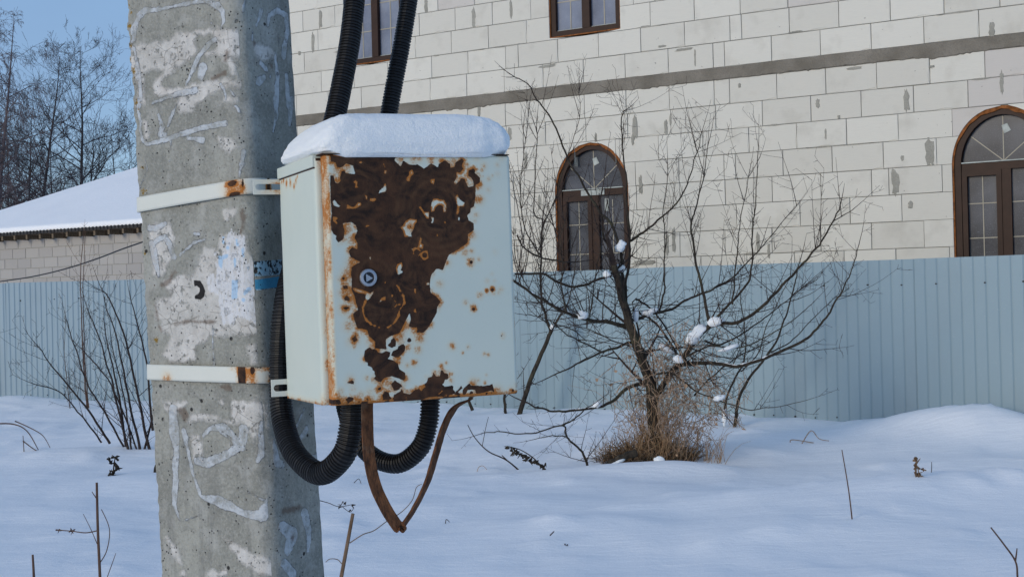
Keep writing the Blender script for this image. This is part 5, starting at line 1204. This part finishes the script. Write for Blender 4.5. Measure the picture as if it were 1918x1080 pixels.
main = [
 (yy([(1232,872),(1224,800),(1219,730),(1202,670),(1186,625),(1172,580),(1160,535),(1150,496)],0,-.1), .056, .030, .4),
 (yy([(1172,600),(1172,540),(1178,490),(1180,449),(1173,380),(1173,333),(1167,285),(1165,220),(1170,206)],0,.25), .016, .004, 1.0, .5),
 (yy([(1168,570),(1166,520),(1164,480),(1150,430),(1120,390),(1095,350),(1062,293),(1038,232),(1006,188),(990,160),(962,142)],0,-.3), .017, .004, 1.0, .4),
 (yy([(1150,500),(1144,470),(1130,440),(1128,400)],-.1,.1), .014, .008, 1.2, .5),
 (yy([(1174,612),(1140,604),(1100,598),(1060,585),(1010,558),(965,528),(930,500)],0,-.5), .021, .009, 1.3, .4),
 (yy([(1186,640),(1140,655),(1100,672),(1060,692),(1030,705)],0,-.3), .013, .005, 1.3),
 (yy([(1212,715),(1173,728),(1143,754),(1113,764),(1053,771),(1015,764),(977,752)],0,-.4), .019, .006, 1.2),
 (yy([(1100,872),(1088,843),(1062,818),(1053,796),(994,811),(930,809),(900,812)],-.3,-.6), .012, .003, 1.1),
 (yy([(1053,796),(1080,780),(1110,755)],-.35,-.3), .009, .004, 1.0), (yy([(1062,818),(1040,815),(1000,822)],-.4,-.5), .006, .003, 1.0),
 (yy([(1180,600),(1226,587),(1258,578),(1295,557),(1342,538),(1380,513),(1410,479),(1440,445),(1491,387)],0,.3), .016, .003, 1.1, .4),
 (yy([(1226,745),(1262,695),(1300,640),(1330,612),(1353,606),(1385,602),(1419,581),(1461,538),(1487,513),(1513,483),(1538,453),(1560,415),(1572,391)],0,-.5), .024, .005, .9, .4),
 (yy([(1560,415),(1600,390)],-.5,-.55), .005, .003, .8), (yy([(1330,606),(1319,555),(1304,491),(1295,427),(1304,389),(1317,338),(1325,274)],-.1,.2), .016, .003, 1.1, .5),
 (yy([(1330,606),(1355,581),(1398,534),(1408,496),(1410,432),(1415,376),(1420,278)],-.1,-.3), .014, .003, 1.0, .5),
 (yy([(1180,451),(1205,435),(1227,417),(1263,385),(1287,345),(1303,293),(1315,248)],.1,-.2), .013, .003, 1.2, .4),
 (yy([(1321,638),(1351,645),(1410,611),(1462,572),(1500,540)],-.2,.3), .011, .003, 1.0),
 (yy([(1226,750),(1262,690),(1312,679),(1381,685),(1444,666),(1500,640),(1538,606),(1564,568),(1581,538),(1594,504),(1612,452)],0,-.6), .022, .003, 1.0, .3),
 (yy([(1185,579),(1228,605),(1266,660),(1272,690)],.1,.3), .012, .008, 1.0), (yy([(1190,560),(1215,575),(1245,610),(1275,665)],.2,.4), .010, .007, 1.0),
 (yy([(964,513),(1015,513),(1060,535),(1093,535),(1127,522),(1150,508)],-.4,-.1), .009, .012, 1.2), (yy([(969,440),(982,464),(1013,482),(1060,490)],-.4,-.2), .007, .008, 1.2),
 (yy([(1235,582),(1244,547),(1245,507),(1245,440),(1243,400),(1251,309)],.1,.3), .010, .003, 1.1, .5), (yy([(1372,570),(1376,517),(1382,461),(1386,417),(1404,325)],-.2,0), .008, .003, 1.0, .5),
 (yy([(1300,740),(1340,700),(1380,670),(1440,640)],.2,.4), .009, .004, 1.0), (yy([(1228,700),(1262,700),(1310,735),(1390,763),(1440,763),(1515,748)],-.2,-.5), .010, .002, .7, .1),
 (yy([(1196,660),(1240,655),(1290,652),(1350,668),(1400,672)],0,.4), .009, .003, 1.0), (yy([(1270,676),(1300,660),(1330,648),(1390,650),(1470,610),(1520,570)],-.2,-.3), .010, .003, 1.0),
 (yy([(1105,595),(1110,550),(1118,505),(1125,460)],-.2,0), .007, .003, 1.1, .5), (yy([(1060,583),(1052,540),(1054,500),(1050,450),(1060,410)],-.3,-.4), .008, .003, 1.1, .5),
 (yy([(1130,660),(1090,640),(1060,625),(1030,600),(985,590)],-.2,-.6), .008, .003, 1.2), (yy([(1192,650),(1150,640),(1110,620),(1080,610)],.2,.5), .008, .003, 1.2)]
def fill_main(t, c, rr, lp):
    lo = [p for p in lp if 965 < proj(p)[0] < 1180 and 380 < proj(p)[1] < 620]; hi = [p for p in lp if 990 < proj(p)[0] < 1500 and 520 < proj(p)[1] < 740]; tp = [p for p in lp if 1180 < proj(p)[0] and proj(p)[1] < 560]
    for _ in range(34):      # long upright water shoots in the left half
        p = rr.choice(lo); twig(c, p, Vector((rr.uniform(-.7, .7), rr.uniform(-.4, .4), 1)), rr.uniform(.35, .9), .005, rr, 1, True, .32, .22, 3, .9)
    for _ in range(90):      # tangle below
        p = rr.choice(hi); a = rr.uniform(0, 6.28); twig(c, p, Vector((math.cos(a), math.sin(a) * .5, rr.uniform(-.3, .6))), rr.uniform(.25, .7), .0042, rr, 1, True, .35, .15)
    for _ in range(20):      # upright shoots against the wall
        p = rr.choice(tp); twig(c, p, Vector((rr.uniform(-.4, .5), rr.uniform(-.3, .3), 1)), rr.uniform(.25, .6), .0038, rr, 1, True, .22, .2, 3, 1.2)
shrub('bare_shrub', 'large bare spreading fruit shrub with leaning trunk in front of the fence', gb, main, 11, M['bark'], M['twig'], 'bare shrubs in the snow', fill_main)
gl = ground_hit(975, 776); y = gl.y
left = [(yy([(972,778),(990,722),(1015,660),(1032,622)],0,0), .030, .022, .3), (yy([(1032,622),(1022,590),(1014,560),(1013,500),(1015,440),(1016,413),(1000,395),(1004,300),(1006,225)],0,.2), .019, .004, 1.3, .5),
 (yy([(1030,624),(1045,600),(1062,570),(1075,520),(1080,460)],0,-.3), .011, .004, 1.2, .5), (yy([(1034,615),(1062,612),(1100,640),(1140,690)],0,.3), .008, .003, 1.2), (yy([(1018,575),(990,540),(970,500),(962,440)],0,-.2), .009, .003, 1.3, .4),
 (yy([(1013,480),(985,430),(975,360),(982,280),(990,220)],.1,.3), .009, .003, 1.3, .5), (yy([(1015,430),(1040,370),(1060,300),(1085,220),(1085,172)],.1,.3), .009, .002, 1.0, .5), (yy([(948,778),(945,752),(950,715)],.3,.3), .02, .014, .5), (yy([(885,768),(880,745),(905,730)],.4,.4), .022, .012, .5)]
def fill_left(t, c, rr, lp):
    lo = [p for p in lp if proj(p)[1] < 560]
    for _ in range(34):
        p = rr.choice(lo); twig(c, p, Vector((rr.uniform(-.8, .8), rr.uniform(-.4, .4), 1)), rr.uniform(.3, .8), .0048, rr, 1, True, .34, .2, 3, .9)
shrub('bare_shrub', 'slimmer bare shrub with forked trunk right beside the rusty box', gl, left, 23, M['bark'], M['twig'], 'bare shrubs in the snow', fill_left)
gr = ground_hit(1374, 800); y = gr.y
rgt = [(yy([(1376,802),(1382,755),(1400,712),(1432,672),(1455,636),(1474,585),(1490,530),(1497,490)],0,-.2), .020, .005, 1.0, .4), (yy([(1358,790),(1360,748),(1378,706),(1392,680),(1397,640),(1391,590),(1385,540)],0,.2), .015, .004, 1.1, .4),
 (yy([(1440,660),(1480,640),(1520,600),(1560,560),(1590,540)],-.1,.1), .008, .002, .9), (yy([(1388,695),(1420,660),(1440,600),(1470,540)],0,.3), .008, .003, 1.0, .4)]
shrub('bare_shrub', 'small two-stemmed bare shrub right of the dry grass clump', gr, rgt, 31, M['bark'], M['twig'], 'bare shrubs in the snow')
gq = ground_hit(236, 842); y = gq.y; print('left shrub depth', y)
lsh = [(yy(q, 0, d), r * 1.35, .004, k * 1.35, .35) for q, d, r, k in [([(240,842),(225,780),(205,700),(188,640),(165,580)],-.2,.011,.8), ([(262,842),(240,740),(220,640),(198,570)],.2,.011,.8), ([(280,842),(262,760),(236,640),(205,560),(188,540)],.1,.012,.8), ([(206,830),(160,760),(110,700),(70,648)],-.4,.010,.8), ([(190,828),(150,775),(115,735),(70,720)],-.5,.007,.7), ([(236,836),(222,740),(205,660),(196,610)],.3,.010,.8), ([(246,846),(238,780),(222,700),(208,640)],-.1,.008,.8), ([(286,806),(276,700),(258,610),(245,560)],.2,.010,.8), ([(232,836),(195,770),(165,720),(140,650),(125,600)],-.3,.008,.8), ([(270,845),(290,760),(300,680),(290,600)],.2,.009,.7), ([(256,842),(214,730),(186,690),(150,650)],.1,.007,.8)]]
shrub('bare_shrub', 'low fan-shaped bare shrub left of the pole', gq, lsh, 47, M['twig'], M['twig'], 'bare shrubs in the snow')
gs = ground_hit(163, 765); y = gs.y
shrub('bare_sapling', 'two tall thin upright reddish stems before the left fence', gs, [(yy([(163,766),(157,690),(153,600),(151,520),(156,440)],0,.05), .013, .004, .35, .6), (yy([(166,766),(160,690),(156,600),(156,520),(159,450)],.05,.1), .010, .003, .3, .6), (yy([(134,785),(126,720),(120,650),(122,600)],0,0), .007, .002, .6, .5)], 53, M['twig2'], M['twig2'])

# dry grass and vines hung round the main shrub's foot
def blades(name, label, items, mat, seed, width=0.003):
    rr = random.Random(seed); mb = MB()
    for (cx, cy, rx, ry, nb, h0, h1, lean) in items:
        for _ in range(nb):
            a = rr.uniform(0, 6.283); q = math.sqrt(rr.random()); x = cx + rx * q * math.cos(a); yv = cy + ry * q * math.sin(a)
            p = Vector((x, yv, ground_z(x, yv) - 0.02)); h = rr.uniform(h0, h1); d = Vector((rr.gauss(.1, lean), rr.gauss(0, lean), 1)); pts = [p.copy()]
            droop = rr.uniform(0.1, 0.9)
            for i in range(4):
                d = (d + Vector((rr.gauss(0, .16), rr.gauss(0, .16), -droop * i * 0.16))).normalized(); p = p + d * h / 4; pts.append(p.copy())
            mb.tube(pts, [width * (1 - 0.18 * i) for i in range(5)], 3, cap=False)
    b = Vector((items[0][0], items[0][1], ground_z(items[0][0], items[0][1])))
    o = mb.build(name, mat, None, b); return tag(o, label, 'dry grass', None, 'stuff')
gx, gy = gb.x, gb.y
blades('dry_grass', 'tan stems of dry grass standing round the shrub foot', [(gx - .02, gy, .24, .25, 210, .15, .5, .42), (gx - .26, gy - .05, .2, .2, 90, .1, .34, .5), (gx + .18, gy - .05, .18, .2, 100, .1, .4, .5), (gx + .48, gy - .1, .10, .1, 26, .2, .42, .2), (gx, gy + .05, .13, .12, 120, .4, 1.0, .16), (gx + .1, gy - .1, .15, .1, 60, .2, .6, .3)], M['grass'], 61, .003)
blades('grass_tussock', 'dark brown matted tussock low under the shrub', [(gx - .05, gy + .02, .30, .24, 620, .06, .26, .9), (gx - .28, gy, .2, .2, 330, .06, .24, 1.2), (gx + .2, gy, .16, .16, 200, .05, .22, 1.0)], M['tussock'], 62, .004)
def vines():
    rr = random.Random(67); mb = MB()
    for _ in range(640):
        u = rr.random(); px = rr.gauss(1258, 50); py = rr.gauss(720, 65)
        if px < 1150 or px > 1345 or py < 590 or py > 850: continue
        p = at(px, py, YB + rr.uniform(-.35, .35)); d = Vector((rr.gauss(0, .6), rr.gauss(0, .4), rr.gauss(-.6, .5))).normalized(); pts = [p.copy()]
        for i in range(6):
            d = (d + Vector((rr.gauss(0, .45), rr.gauss(0, .45), rr.gauss(-.08, .3)))).normalized(); p = p + d * rr.uniform(.02, .06); pts.append(p.copy())
        mb.tube(pts, .0024, 3, cap=False)
        if rr.random() < .5:       # shrivelled leaf
            s = rr.uniform(.012, .03); a = Vector((rr.gauss(0, 1), rr.gauss(0, 1), rr.gauss(0, 1))).normalized() * s; b = Vector((rr.gauss(0, 1), rr.gauss(0, 1), rr.gauss(-.5, 1))).normalized() * s
            mb.add([p, p + a, p + a * .8 + b, p + b], [(0, 1, 2), (0, 2, 3)])
    for _ in range(80):
        px = rr.uniform(1330, 1400); p = at(px, rr.uniform(690, 790), gr.y + rr.uniform(-.15, .15)); d = Vector((rr.gauss(0, .3), rr.gauss(0, .2), -1)); pts = [p.copy()]
        for i in range(5):
            d = (d + Vector((rr.gauss(0, .4), rr.gauss(0, .4), 0))).normalized(); p = p + d * rr.uniform(.02, .045); pts.append(p.copy())
        mb.tube(pts, .0022, 3, cap=False)
    tag(mb.build('dry_vine', M['vine'], None, Vector((gx, gy, gb.z))), 'tangled pale dry vines hanging in the shrub', 'dry vine', None, 'stuff')
vines()
# fallen branch with snow beside the grass
fb = [at(px, py, YB - .35) for px, py in [(1100, 884), (1130, 872), (1160, 858), (1192, 846)]]
mb = MB(); mb.tube(jitter_path(catmull(fb, 5), .008, random.Random(4)), [.008 + .0017 * i for i in range(16)], 8); tag(mb.build('fallen_branch', M['bark'], None, fb[0]), 'dark broken branch lying half buried under the dry grass', 'branch')
# lumps of snow caught in the branches
def snow_lump(px, py, Y, w, h, tilt, seed, label, dist=.4):
    rr = random.Random(seed); p = at(px, py, Y); sc = Y / FPX; mb = MB(); nu, nv = 16, 10
    bd, bk, bi = limb_point(px, py + h * .3)
    if bd < 26 ** 2 and not (abs(px - 1236) < 5 and py > 850): p = LIMBS[bk][0][bi] + Vector((0, -LIMBS[bk][1][bi] * .5, LIMBS[bk][1][bi] * .6 + h * sc * .18))
    for _ in range(2): lump_bit(mb, p, sc, w, h, tilt, rr, nu, nv, seed + _ * 7, dist)
    return tag(mb.build('snow_clump', M['clump'], None, p, smooth=True), label, 'snow clump', 'snow clumps caught in the shrub')
def lump_bit(mb, p, sc, w, h, tilt, rr, nu, nv, seed, dist):
    v = []; W, H = w * sc / 2 * rr.uniform(.75, 1.05), h * sc / 2 * rr.uniform(.75, 1.1); sh = rr.uniform(-.5, .5) * w * sc / 2; p = p + Vector((sh * math.cos(tilt), rr.uniform(-.3, .3) * H, sh * math.sin(tilt) + rr.uniform(-.25, .25) * h * sc / 2))
    for j in range(nv + 1):
        th = math.pi * j / nv
        for i in range(nu):
            ph = 2 * math.pi * i / nu; d = Vector((math.sin(th) * math.cos(ph), math.sin(th) * math.sin(ph), math.cos(th)))
            k = 1 + dist * .95 * noise.noise((d.x * 1.5 + seed, d.y * 1.5, d.z * 1.5)) + .22 * noise.noise((d.x * 4, d.y * 4 + seed, d.z * 4))
            q = Vector((d.x * W * k, d.y * W * .6 * k, d.z * H * k)); ct, s_ = math.cos(tilt), math.sin(tilt); v.append((q.x * ct - q.z * s_, q.y, q.x * s_ + q.z * ct))
    f = [(j * nu + i, j * nu + (i + 1) % nu, (j + 1) * nu + (i + 1) % nu, (j + 1) * nu + i) for j in range(nv) for i in range(nu)]
    mb.add([p + Vector(q) for q in v], f)
Y0 = YB
for i, (px, py, w, h, t, dy, lab) in enumerate([(1165, 456, 20, 26, -.9, -.15, 'snow clump high on the trunk in front of the arched window'), (1312, 632, 40, 24, .75, -.25, 'largest slanting snow clump in the fork of the big shrub'), (1340, 606, 24, 17, .2, -.25, 'snow clump at the bend of the right limb, above the largest one'), (1086, 593, 26, 14, .1, -.25, 'flat snow clump on the left limb of the big shrub'), (1217, 582, 30, 13, .25, .05, 'oblong snow clump on the limb right of the trunk'), (1190, 598, 13, 22, 0, -.1, 'narrow snow clump against the right side of the trunk'),
        (1117, 757, 15, 14, .3, -.2, 'small snow clump on the lowest left limb'), (1143, 527, 15, 15, .5, -.15, 'small snow clump left of the trunk below the window'), (1162, 507, 18, 12, -.3, .05, 'snow clump right of the trunk just below the window'), (1242, 663, 34, 15, -.5, .1, 'broad snow clump above the dry vines'), (1268, 672, 16, 16, .3, .05, 'snow clump right of the broad one above the dry vines'),
        (1375, 650, 40, 7, .3, -.3, 'thin ridge of snow along the lower right limb'), (1033, 608, 14, 12, .2, .6, 'small snow clump in the fork of the slimmer shrub'), (1236, 862, 20, 18, .1, -.4, 'snow clump in front of the dry grass'), (1243, 756, 9, 16, 0, -.2, 'tiny snow clump low in the dry vines'), (1364, 778, 12, 30, 0, .8, 'snow between the two stems of the small shrub'), (1345, 755, 20, 10, .2, .5, 'snow clump left of the two small stems'), (1150, 868, 40, 8, .35, -.36, 'snow lying along the fallen branch'), (1172, 576, 5, 60, .15, -.1, 'thin line of snow up the side of the trunk')]):
    snow_lump(px, py, Y0 + dy, w, h, t, 200 + i, lab)
# snow lying along the limbs
def limb_snow(px, dy, r, label):
    _, k, i0 = limb_point(*px[0]); pts, rad = LIMBS[k]; i1 = min(range(len(pts)), key=lambda i: (proj(pts[i])[0] - px[-1][0]) ** 2 + (proj(pts[i])[1] - px[-1][1]) ** 2)
    a, b = min(i0, i1), max(i0, i1) + 1; p = resample(catmull([pts[i] + Vector((0, 0, rad[i] * .75)) for i in range(a, max(b, a + 3))], 4), .02); rr = random.Random(len(p)); mb = MB(); mb.tube(jitter_path(p, .003, rr), [max(.002, r * .85 * (.25 + 1.3 * abs(noise.noise((i * .35 + r * 900, 3, 1))))) for i in range(len(p))], 7)
    tag(mb.build('limb_snow', M['clump'], None, p[0], smooth=True), label, 'snow', 'snow lines along limbs')
limb_snow([(1100, 594), (1130, 600), (1168, 606)], -.12, .012, 'snow line on the left limb next to the trunk'); limb_snow([(985, 545), (1010, 555), (1060, 580), (1072, 586)], -.4, .012, 'snow line on the outer left limb'); limb_snow([(1075, 768), (1100, 765), (1118, 761)], -.25, .011, 'snow line on the lowest left limb'); limb_snow([(1340, 683), (1381, 680), (1430, 666), (1450, 660)], -.35, .012, 'snow line on the lower right limb')

# ------------------------------------------------------------------ weeds poking out of the snow
def weed(label, strands, mat, cat='weed', name='dry_weed', group='dry weeds in the snow', buds=None):
    mb = MB(); base = None
    for st, r0, r1 in strands:
        p = catmull([at(*q) for q in st], 5)
        if base is None: base = p[0]
        m = len(p); mb.tube(p, [r0 + (r1 - r0) * i / (m - 1) for i in range(m)], 5)
    rr = random.Random(int(base.x * 1000))
    for (px, py, Y, r) in (buds or []):
        c = at(px, py, Y)
        for _ in range(5):
            s = r * rr.uniform(.6, 1.2); mb.tube([c, c + Vector((rr.gauss(0, s), rr.gauss(0, s), rr.gauss(0, s))), c + Vector((rr.gauss(0, s), rr.gauss(0, s), rr.gauss(0, s)))], [r * .35, r * .5, r * .1], 4)
    o = mb.build(name, mat, None, base); return tag(o, label, cat, group)
weed('tall broken stalk with side twigs at the lower left', [([(190, 1180, 5.0), (187, 1080, 5.0), (183, 990, 5.0), (181, 903, 5.0)], .006, .0045), ([(183, 993, 5.0), (160, 997, 5.0), (135, 994, 5.05), (108, 992, 5.1)], .0022, .0018), ([(186, 1055, 5.0), (200, 1030, 5), (205, 990, 4.95), (190, 953, 4.95)], .002, .0014), ([(182, 1018, 5.0), (170, 990, 5), (156, 962, 5.05)], .0016, .001), ([(190, 1110, 5), (208, 1060, 5), (217, 1035, 5)], .0018, .001), ([(180, 932, 5), (172, 920, 5)], .002, .0014)], M['twig2'], buds=[(132, 994, 5.05, .006), (112, 992, 5.1, .006)])
weed('short stump of a stalk at the bottom left edge', [([(65, 1130, 5.0), (63, 1075, 5.0), (61, 1038, 5.0)], .0055, .004)], M['twig2'])
weed('cut pale stalk with curling vine right of the pole base', [([(628, 1140, 4.0), (640, 1075, 4.0), (652, 1010, 4.0), (661, 961, 4.0)], .0062, .005), ([(655, 1016, 4.0), (680, 1000, 4.0), (700, 993, 4.02), (725, 975, 4.05), (752, 958, 4.1), (772, 936, 4.1), (780, 912, 4.1), (790, 906, 4.1)], .0016, .001), ([(640, 1055, 4.0), (632, 1047, 4), (618, 1046, 4), (610, 1052, 4)], .0014, .001)], M['stalk'])
weed('thin seed head twig just right of the pole edge', [([(596, 936, 5.0), (615, 941, 5.0), (635, 948, 5.0), (660, 944, 5.0)], .0016, .001), ([(640, 947, 5.0), (655, 958, 5.0), (662, 952, 5)], .0012, .001)], M['twig'], buds=[(636, 948, 5.0, .005), (645, 942, 5.0, .005), (660, 946, 5.0, .005), (655, 955, 5, .004)])
weed('forked twig in the bottom right corner', [([(1908, 1140, 5.0), (1906, 1080, 5.0), (1902, 1050, 5.0), (1880, 1018, 5.0), (1856, 987, 5.0)], .0042, .0026), ([(1902, 1050, 5.0), (1904, 1036, 5.0), (1905, 1026, 5.0)], .0035, .002)], M['twig2'])
g = ground_hit(1597, 975); weed('single thin straight stalk standing in the open snow', [([(1598, 990, g.y), (1590, 920, g.y), (1577, 842, g.y)], .0048, .003)], M['twig2'])
g = ground_hit(1716, 895); weed('small knobbly dry weed on the drift at the right', [([(1716, 900, g.y), (1716, 878, g.y), (1717, 858, g.y)], .006, .004), ([(1722, 896, g.y), (1720, 880, g.y), (1717, 870, g.y)], .004, .003)], M['stalk'], buds=[(1717, 860, g.y, .018), (1716, 872, g.y, .016), (1721, 890, g.y, .016), (1715, 890, g.y, .012), (1728, 878, g.y, .01)])
g = ground_hit(1745, 885); weed('tiny grey stub beside the knobbly weed', [([(1744, 890, g.y), (1745, 876, g.y), (1745, 864, g.y)], .003, .002)], M['twig'])
g = ground_hit(1505, 830); weed('bent thin twig arching over the snow by the fence', [([(1480, 828, g.y), (1485, 823, g.y), (1525, 829, g.y)], .005, .004), ([(1501, 832, g.y), (1519, 806, g.y), (1534, 821, g.y), (1553, 825, g.y)], .005, .003)], M['vine'])
g = ground_hit(1830, 922); weed('pair of tiny twig stubs on the drift crest', [([(1826, 917, g.y), (1831, 924, g.y)], .004, .003), ([(1861, 920, g.y), (1856, 926, g.y)], .004, .003)], M['twig'])
g = ground_hit(1060, 1025); weed('two tiny dark sprigs in the middle foreground snow', [([(1058, 1017, g.y), (1060, 1024, g.y), (1066, 1027, g.y)], .004, .003), ([(1030, 1002, g.y), (1038, 994, g.y)], .004, .003)], M['twig'], buds=[(1060, 1022, g.y, .008)])
g = ground_hit(838, 980); weed('tiny bent stem below the steel strip', [([(834, 982, g.y), (836, 972, g.y), (842, 977, g.y)], .003, .002)], M['twig'])
g = ground_hit(960, 880); weed('bent twig arching from the snow below the shrub', [([(990, 896, g.y), (950, 862, g.y), (915, 845, g.y), (890, 820, g.y), (876, 795, g.y)], .007, .003), ([(940, 852, g.y), (965, 875, g.y), (998, 905, g.y)], .004, .003), ([(903, 836, g.y), (910, 800, g.y), (915, 780, g.y)], .003, .002), ([(938, 882, g.y), (960, 893, g.y), (982, 904, g.y)], .004, .003)], M['twig'])
g = ground_hit(1015, 880); weed('drooping dark seed plume below the shrub', [([(1022, 882, g.y), (1000, 858, g.y), (975, 842, g.y), (950, 835, g.y)], .006, .003)], M['bark'], buds=[(1018 - 6 * i, 876 - 3.6 * i + (i * i) * .02, g.y, .017) for i in range(0, 12)])
g = ground_hit(212, 890); weed('dark frost-bitten leafy sprig left of the pole', [([(212, 892, g.y), (213, 872, g.y), (216, 855, g.y)], .007, .004)], M['bark'], buds=[(213, 884, g.y, .022), (208, 868, g.y, .02), (216, 856, g.y, .02), (205, 862, g.y, .014), (222, 874, g.y, .022), (214, 892, g.y, .022)])
g = ground_hit(60, 845); weed('arched broken twigs in the snow at the far left', [([(-30, 795, g.y), (20, 793, g.y), (50, 806, g.y), (72, 842, g.y)], .008, .004), ([(28, 788, g.y), (55, 800, g.y), (80, 815, g.y), (94, 838, g.y)], .006, .003), ([(45, 848, g.y), (43, 815, g.y)], .005, .003), ([(43, 825, g.y), (60, 838, g.y), (74, 847, g.y)], .006, .004)], M['twig2'])
g = ground_hit(290, 885); weed('dark stub at the left edge of the pole', [([(290, 892, g.y), (291, 876, g.y), (294, 868, g.y)], .016, .01)], M['bark'])
g = ground_hit(675, 905); weed('tiny twisted stem in the snow under the conduit', [([(662, 905, g.y), (672, 896, g.y), (677, 908, g.y)], .003, .002)], M['twig'])
g = ground_hit(905, 880); weed('tiny curled stem right of the steel strip', [([(893, 884, g.y), (897, 874, g.y), (905, 872, g.y), (912, 879, g.y)], .003, .002)], M['vine'])

# ------------------------------------------------------------------ bare trees beyond the garage
def tree(label, px, py_top, Y, seed, mat, lean=0.0, spread=0.6, droop=0.0, levels=4, name='bare_tree', r0=None, fork=0.25, dens=1.0):
    rr = random.Random(seed); top = at(px, py_top, Y); bx = top.x - lean * (top.z); base = Vector((bx, Y, ground_z(bx, Y) - 0.1)); H = top.z - base.z; r0 = r0 or H * 0.0125
    t, c = MB(), MB(); n = 16; pts = []; p = base.copy()
    for i in range(n + 1):
        f = i / n; pts.append(Vector((base.x + (top.x - base.x) * f + .10 * noise.noise((f * 3, seed, 0)) * H * .12, Y + .1 * noise.noise((f * 3, seed, 5)) * H * .1, base.z + H * f)))
    t.tube(pts, [max(.006, r0 * (1 - .93 * (i / n) ** .8)) for i in range(n + 1)], 7)
    def grow(p, d, L, r, lev):
        m = 6; q = p.copy(); out = [q.copy()]
        for i in range(m):
            d = (d + Vector((rr.gauss(0, .13), rr.gauss(0, .13), rr.gauss(.03, .1) - droop * (lev >= 2) * .35))).normalized(); q = q + d * L / m; out.append(q.copy())
        (t if lev <= 1 else c).tube(out, [max(.0045, r * (1 - .75 * i / m)) for i in range(m + 1)], 5 if lev <= 1 else 3, cap=False)
        if lev >= levels: return
        k = int((5 if lev == 1 else 4) * dens * rr.uniform(.8, 1.4) + .5)
        for _ in range(k):
            i = rr.randint(1, m); dirv = (out[i] - out[i - 1]).normalized(); s = dirv.orthogonal().normalized(); a = rr.uniform(0, 6.283); s = s * math.cos(a) + dirv.cross(s) * math.sin(a)
            grow(out[i], (dirv * .8 + s * rr.uniform(.5, 1.0) + Vector((0, 0, .12))).normalized(), L * rr.uniform(.35, .62), max(.0045, r * .48), lev + 1)
    for i in range(int(30 * dens)):
        f = fork + (1 - fork) * (i + rr.random()) / int(30 * dens); k = min(n - 1, int(f * n)); p = pts[k].lerp(pts[k + 1], f * n - k); a = rr.uniform(0, 6.283)
        L = H * spread * .33 * (.22 + (1 - f) ** .75) + .2; grow(p, Vector((math.cos(a), math.sin(a), rr.uniform(.35, .9))).normalized(), L, max(.006, r0 * .42 * (1.05 - f)), 1)
    root = empty(name, base); tag(root, label, 'tree', 'bare trees beyond the garage'); t.build('trunk', mat, root, base); c.build('crown', mat, root, base); return root
tree('tall straight bare tree with fine twigs above the snowy roof', 150, 88, 62, 3, M['farbark'], 0, .95, 0, 4, dens=.95, fork=.28)
tree('bare tree leaning right, left of the straight tree', 112, 105, 60, 8, M['farbark'], .13, .8, 0, 4, fork=.25, dens=.9)
tree('drooping birch at the left edge of the sky', 26, 40, 56, 12, M['birch'], .1, .75, .75, 4, dens=1.1)
tree('second drooping birch half outside the left edge', -70, -10, 55, 15, M['birch'], .0, .7, .5, 4, dens=.9)
tree('smaller bare tree right of the straight tree', 208, 245, 66, 19, M['farbark'], -.05, 1.0, 0, 4, dens=.9)
tree('bare tree low behind the left end of the roof', 60, 205, 66, 22, M['farbark'], .05, 1.0, 0, 4, dens=.95)
tree('dense bare tree rising behind the roof at the far left', 12, 235, 60, 27, M['farbark'], 0, .9, 0, 4, dens=.9)
tree('bushy bare tree just above the roof slope', 95, 250, 58, 33, M['farbark'], 0, .8, 0, 4, dens=.85)
tree('leafless tree seen left of the pole just over the roof', 246, 285, 70, 35, M['farbark'], 0, .9, 0, 4, dens=.7)
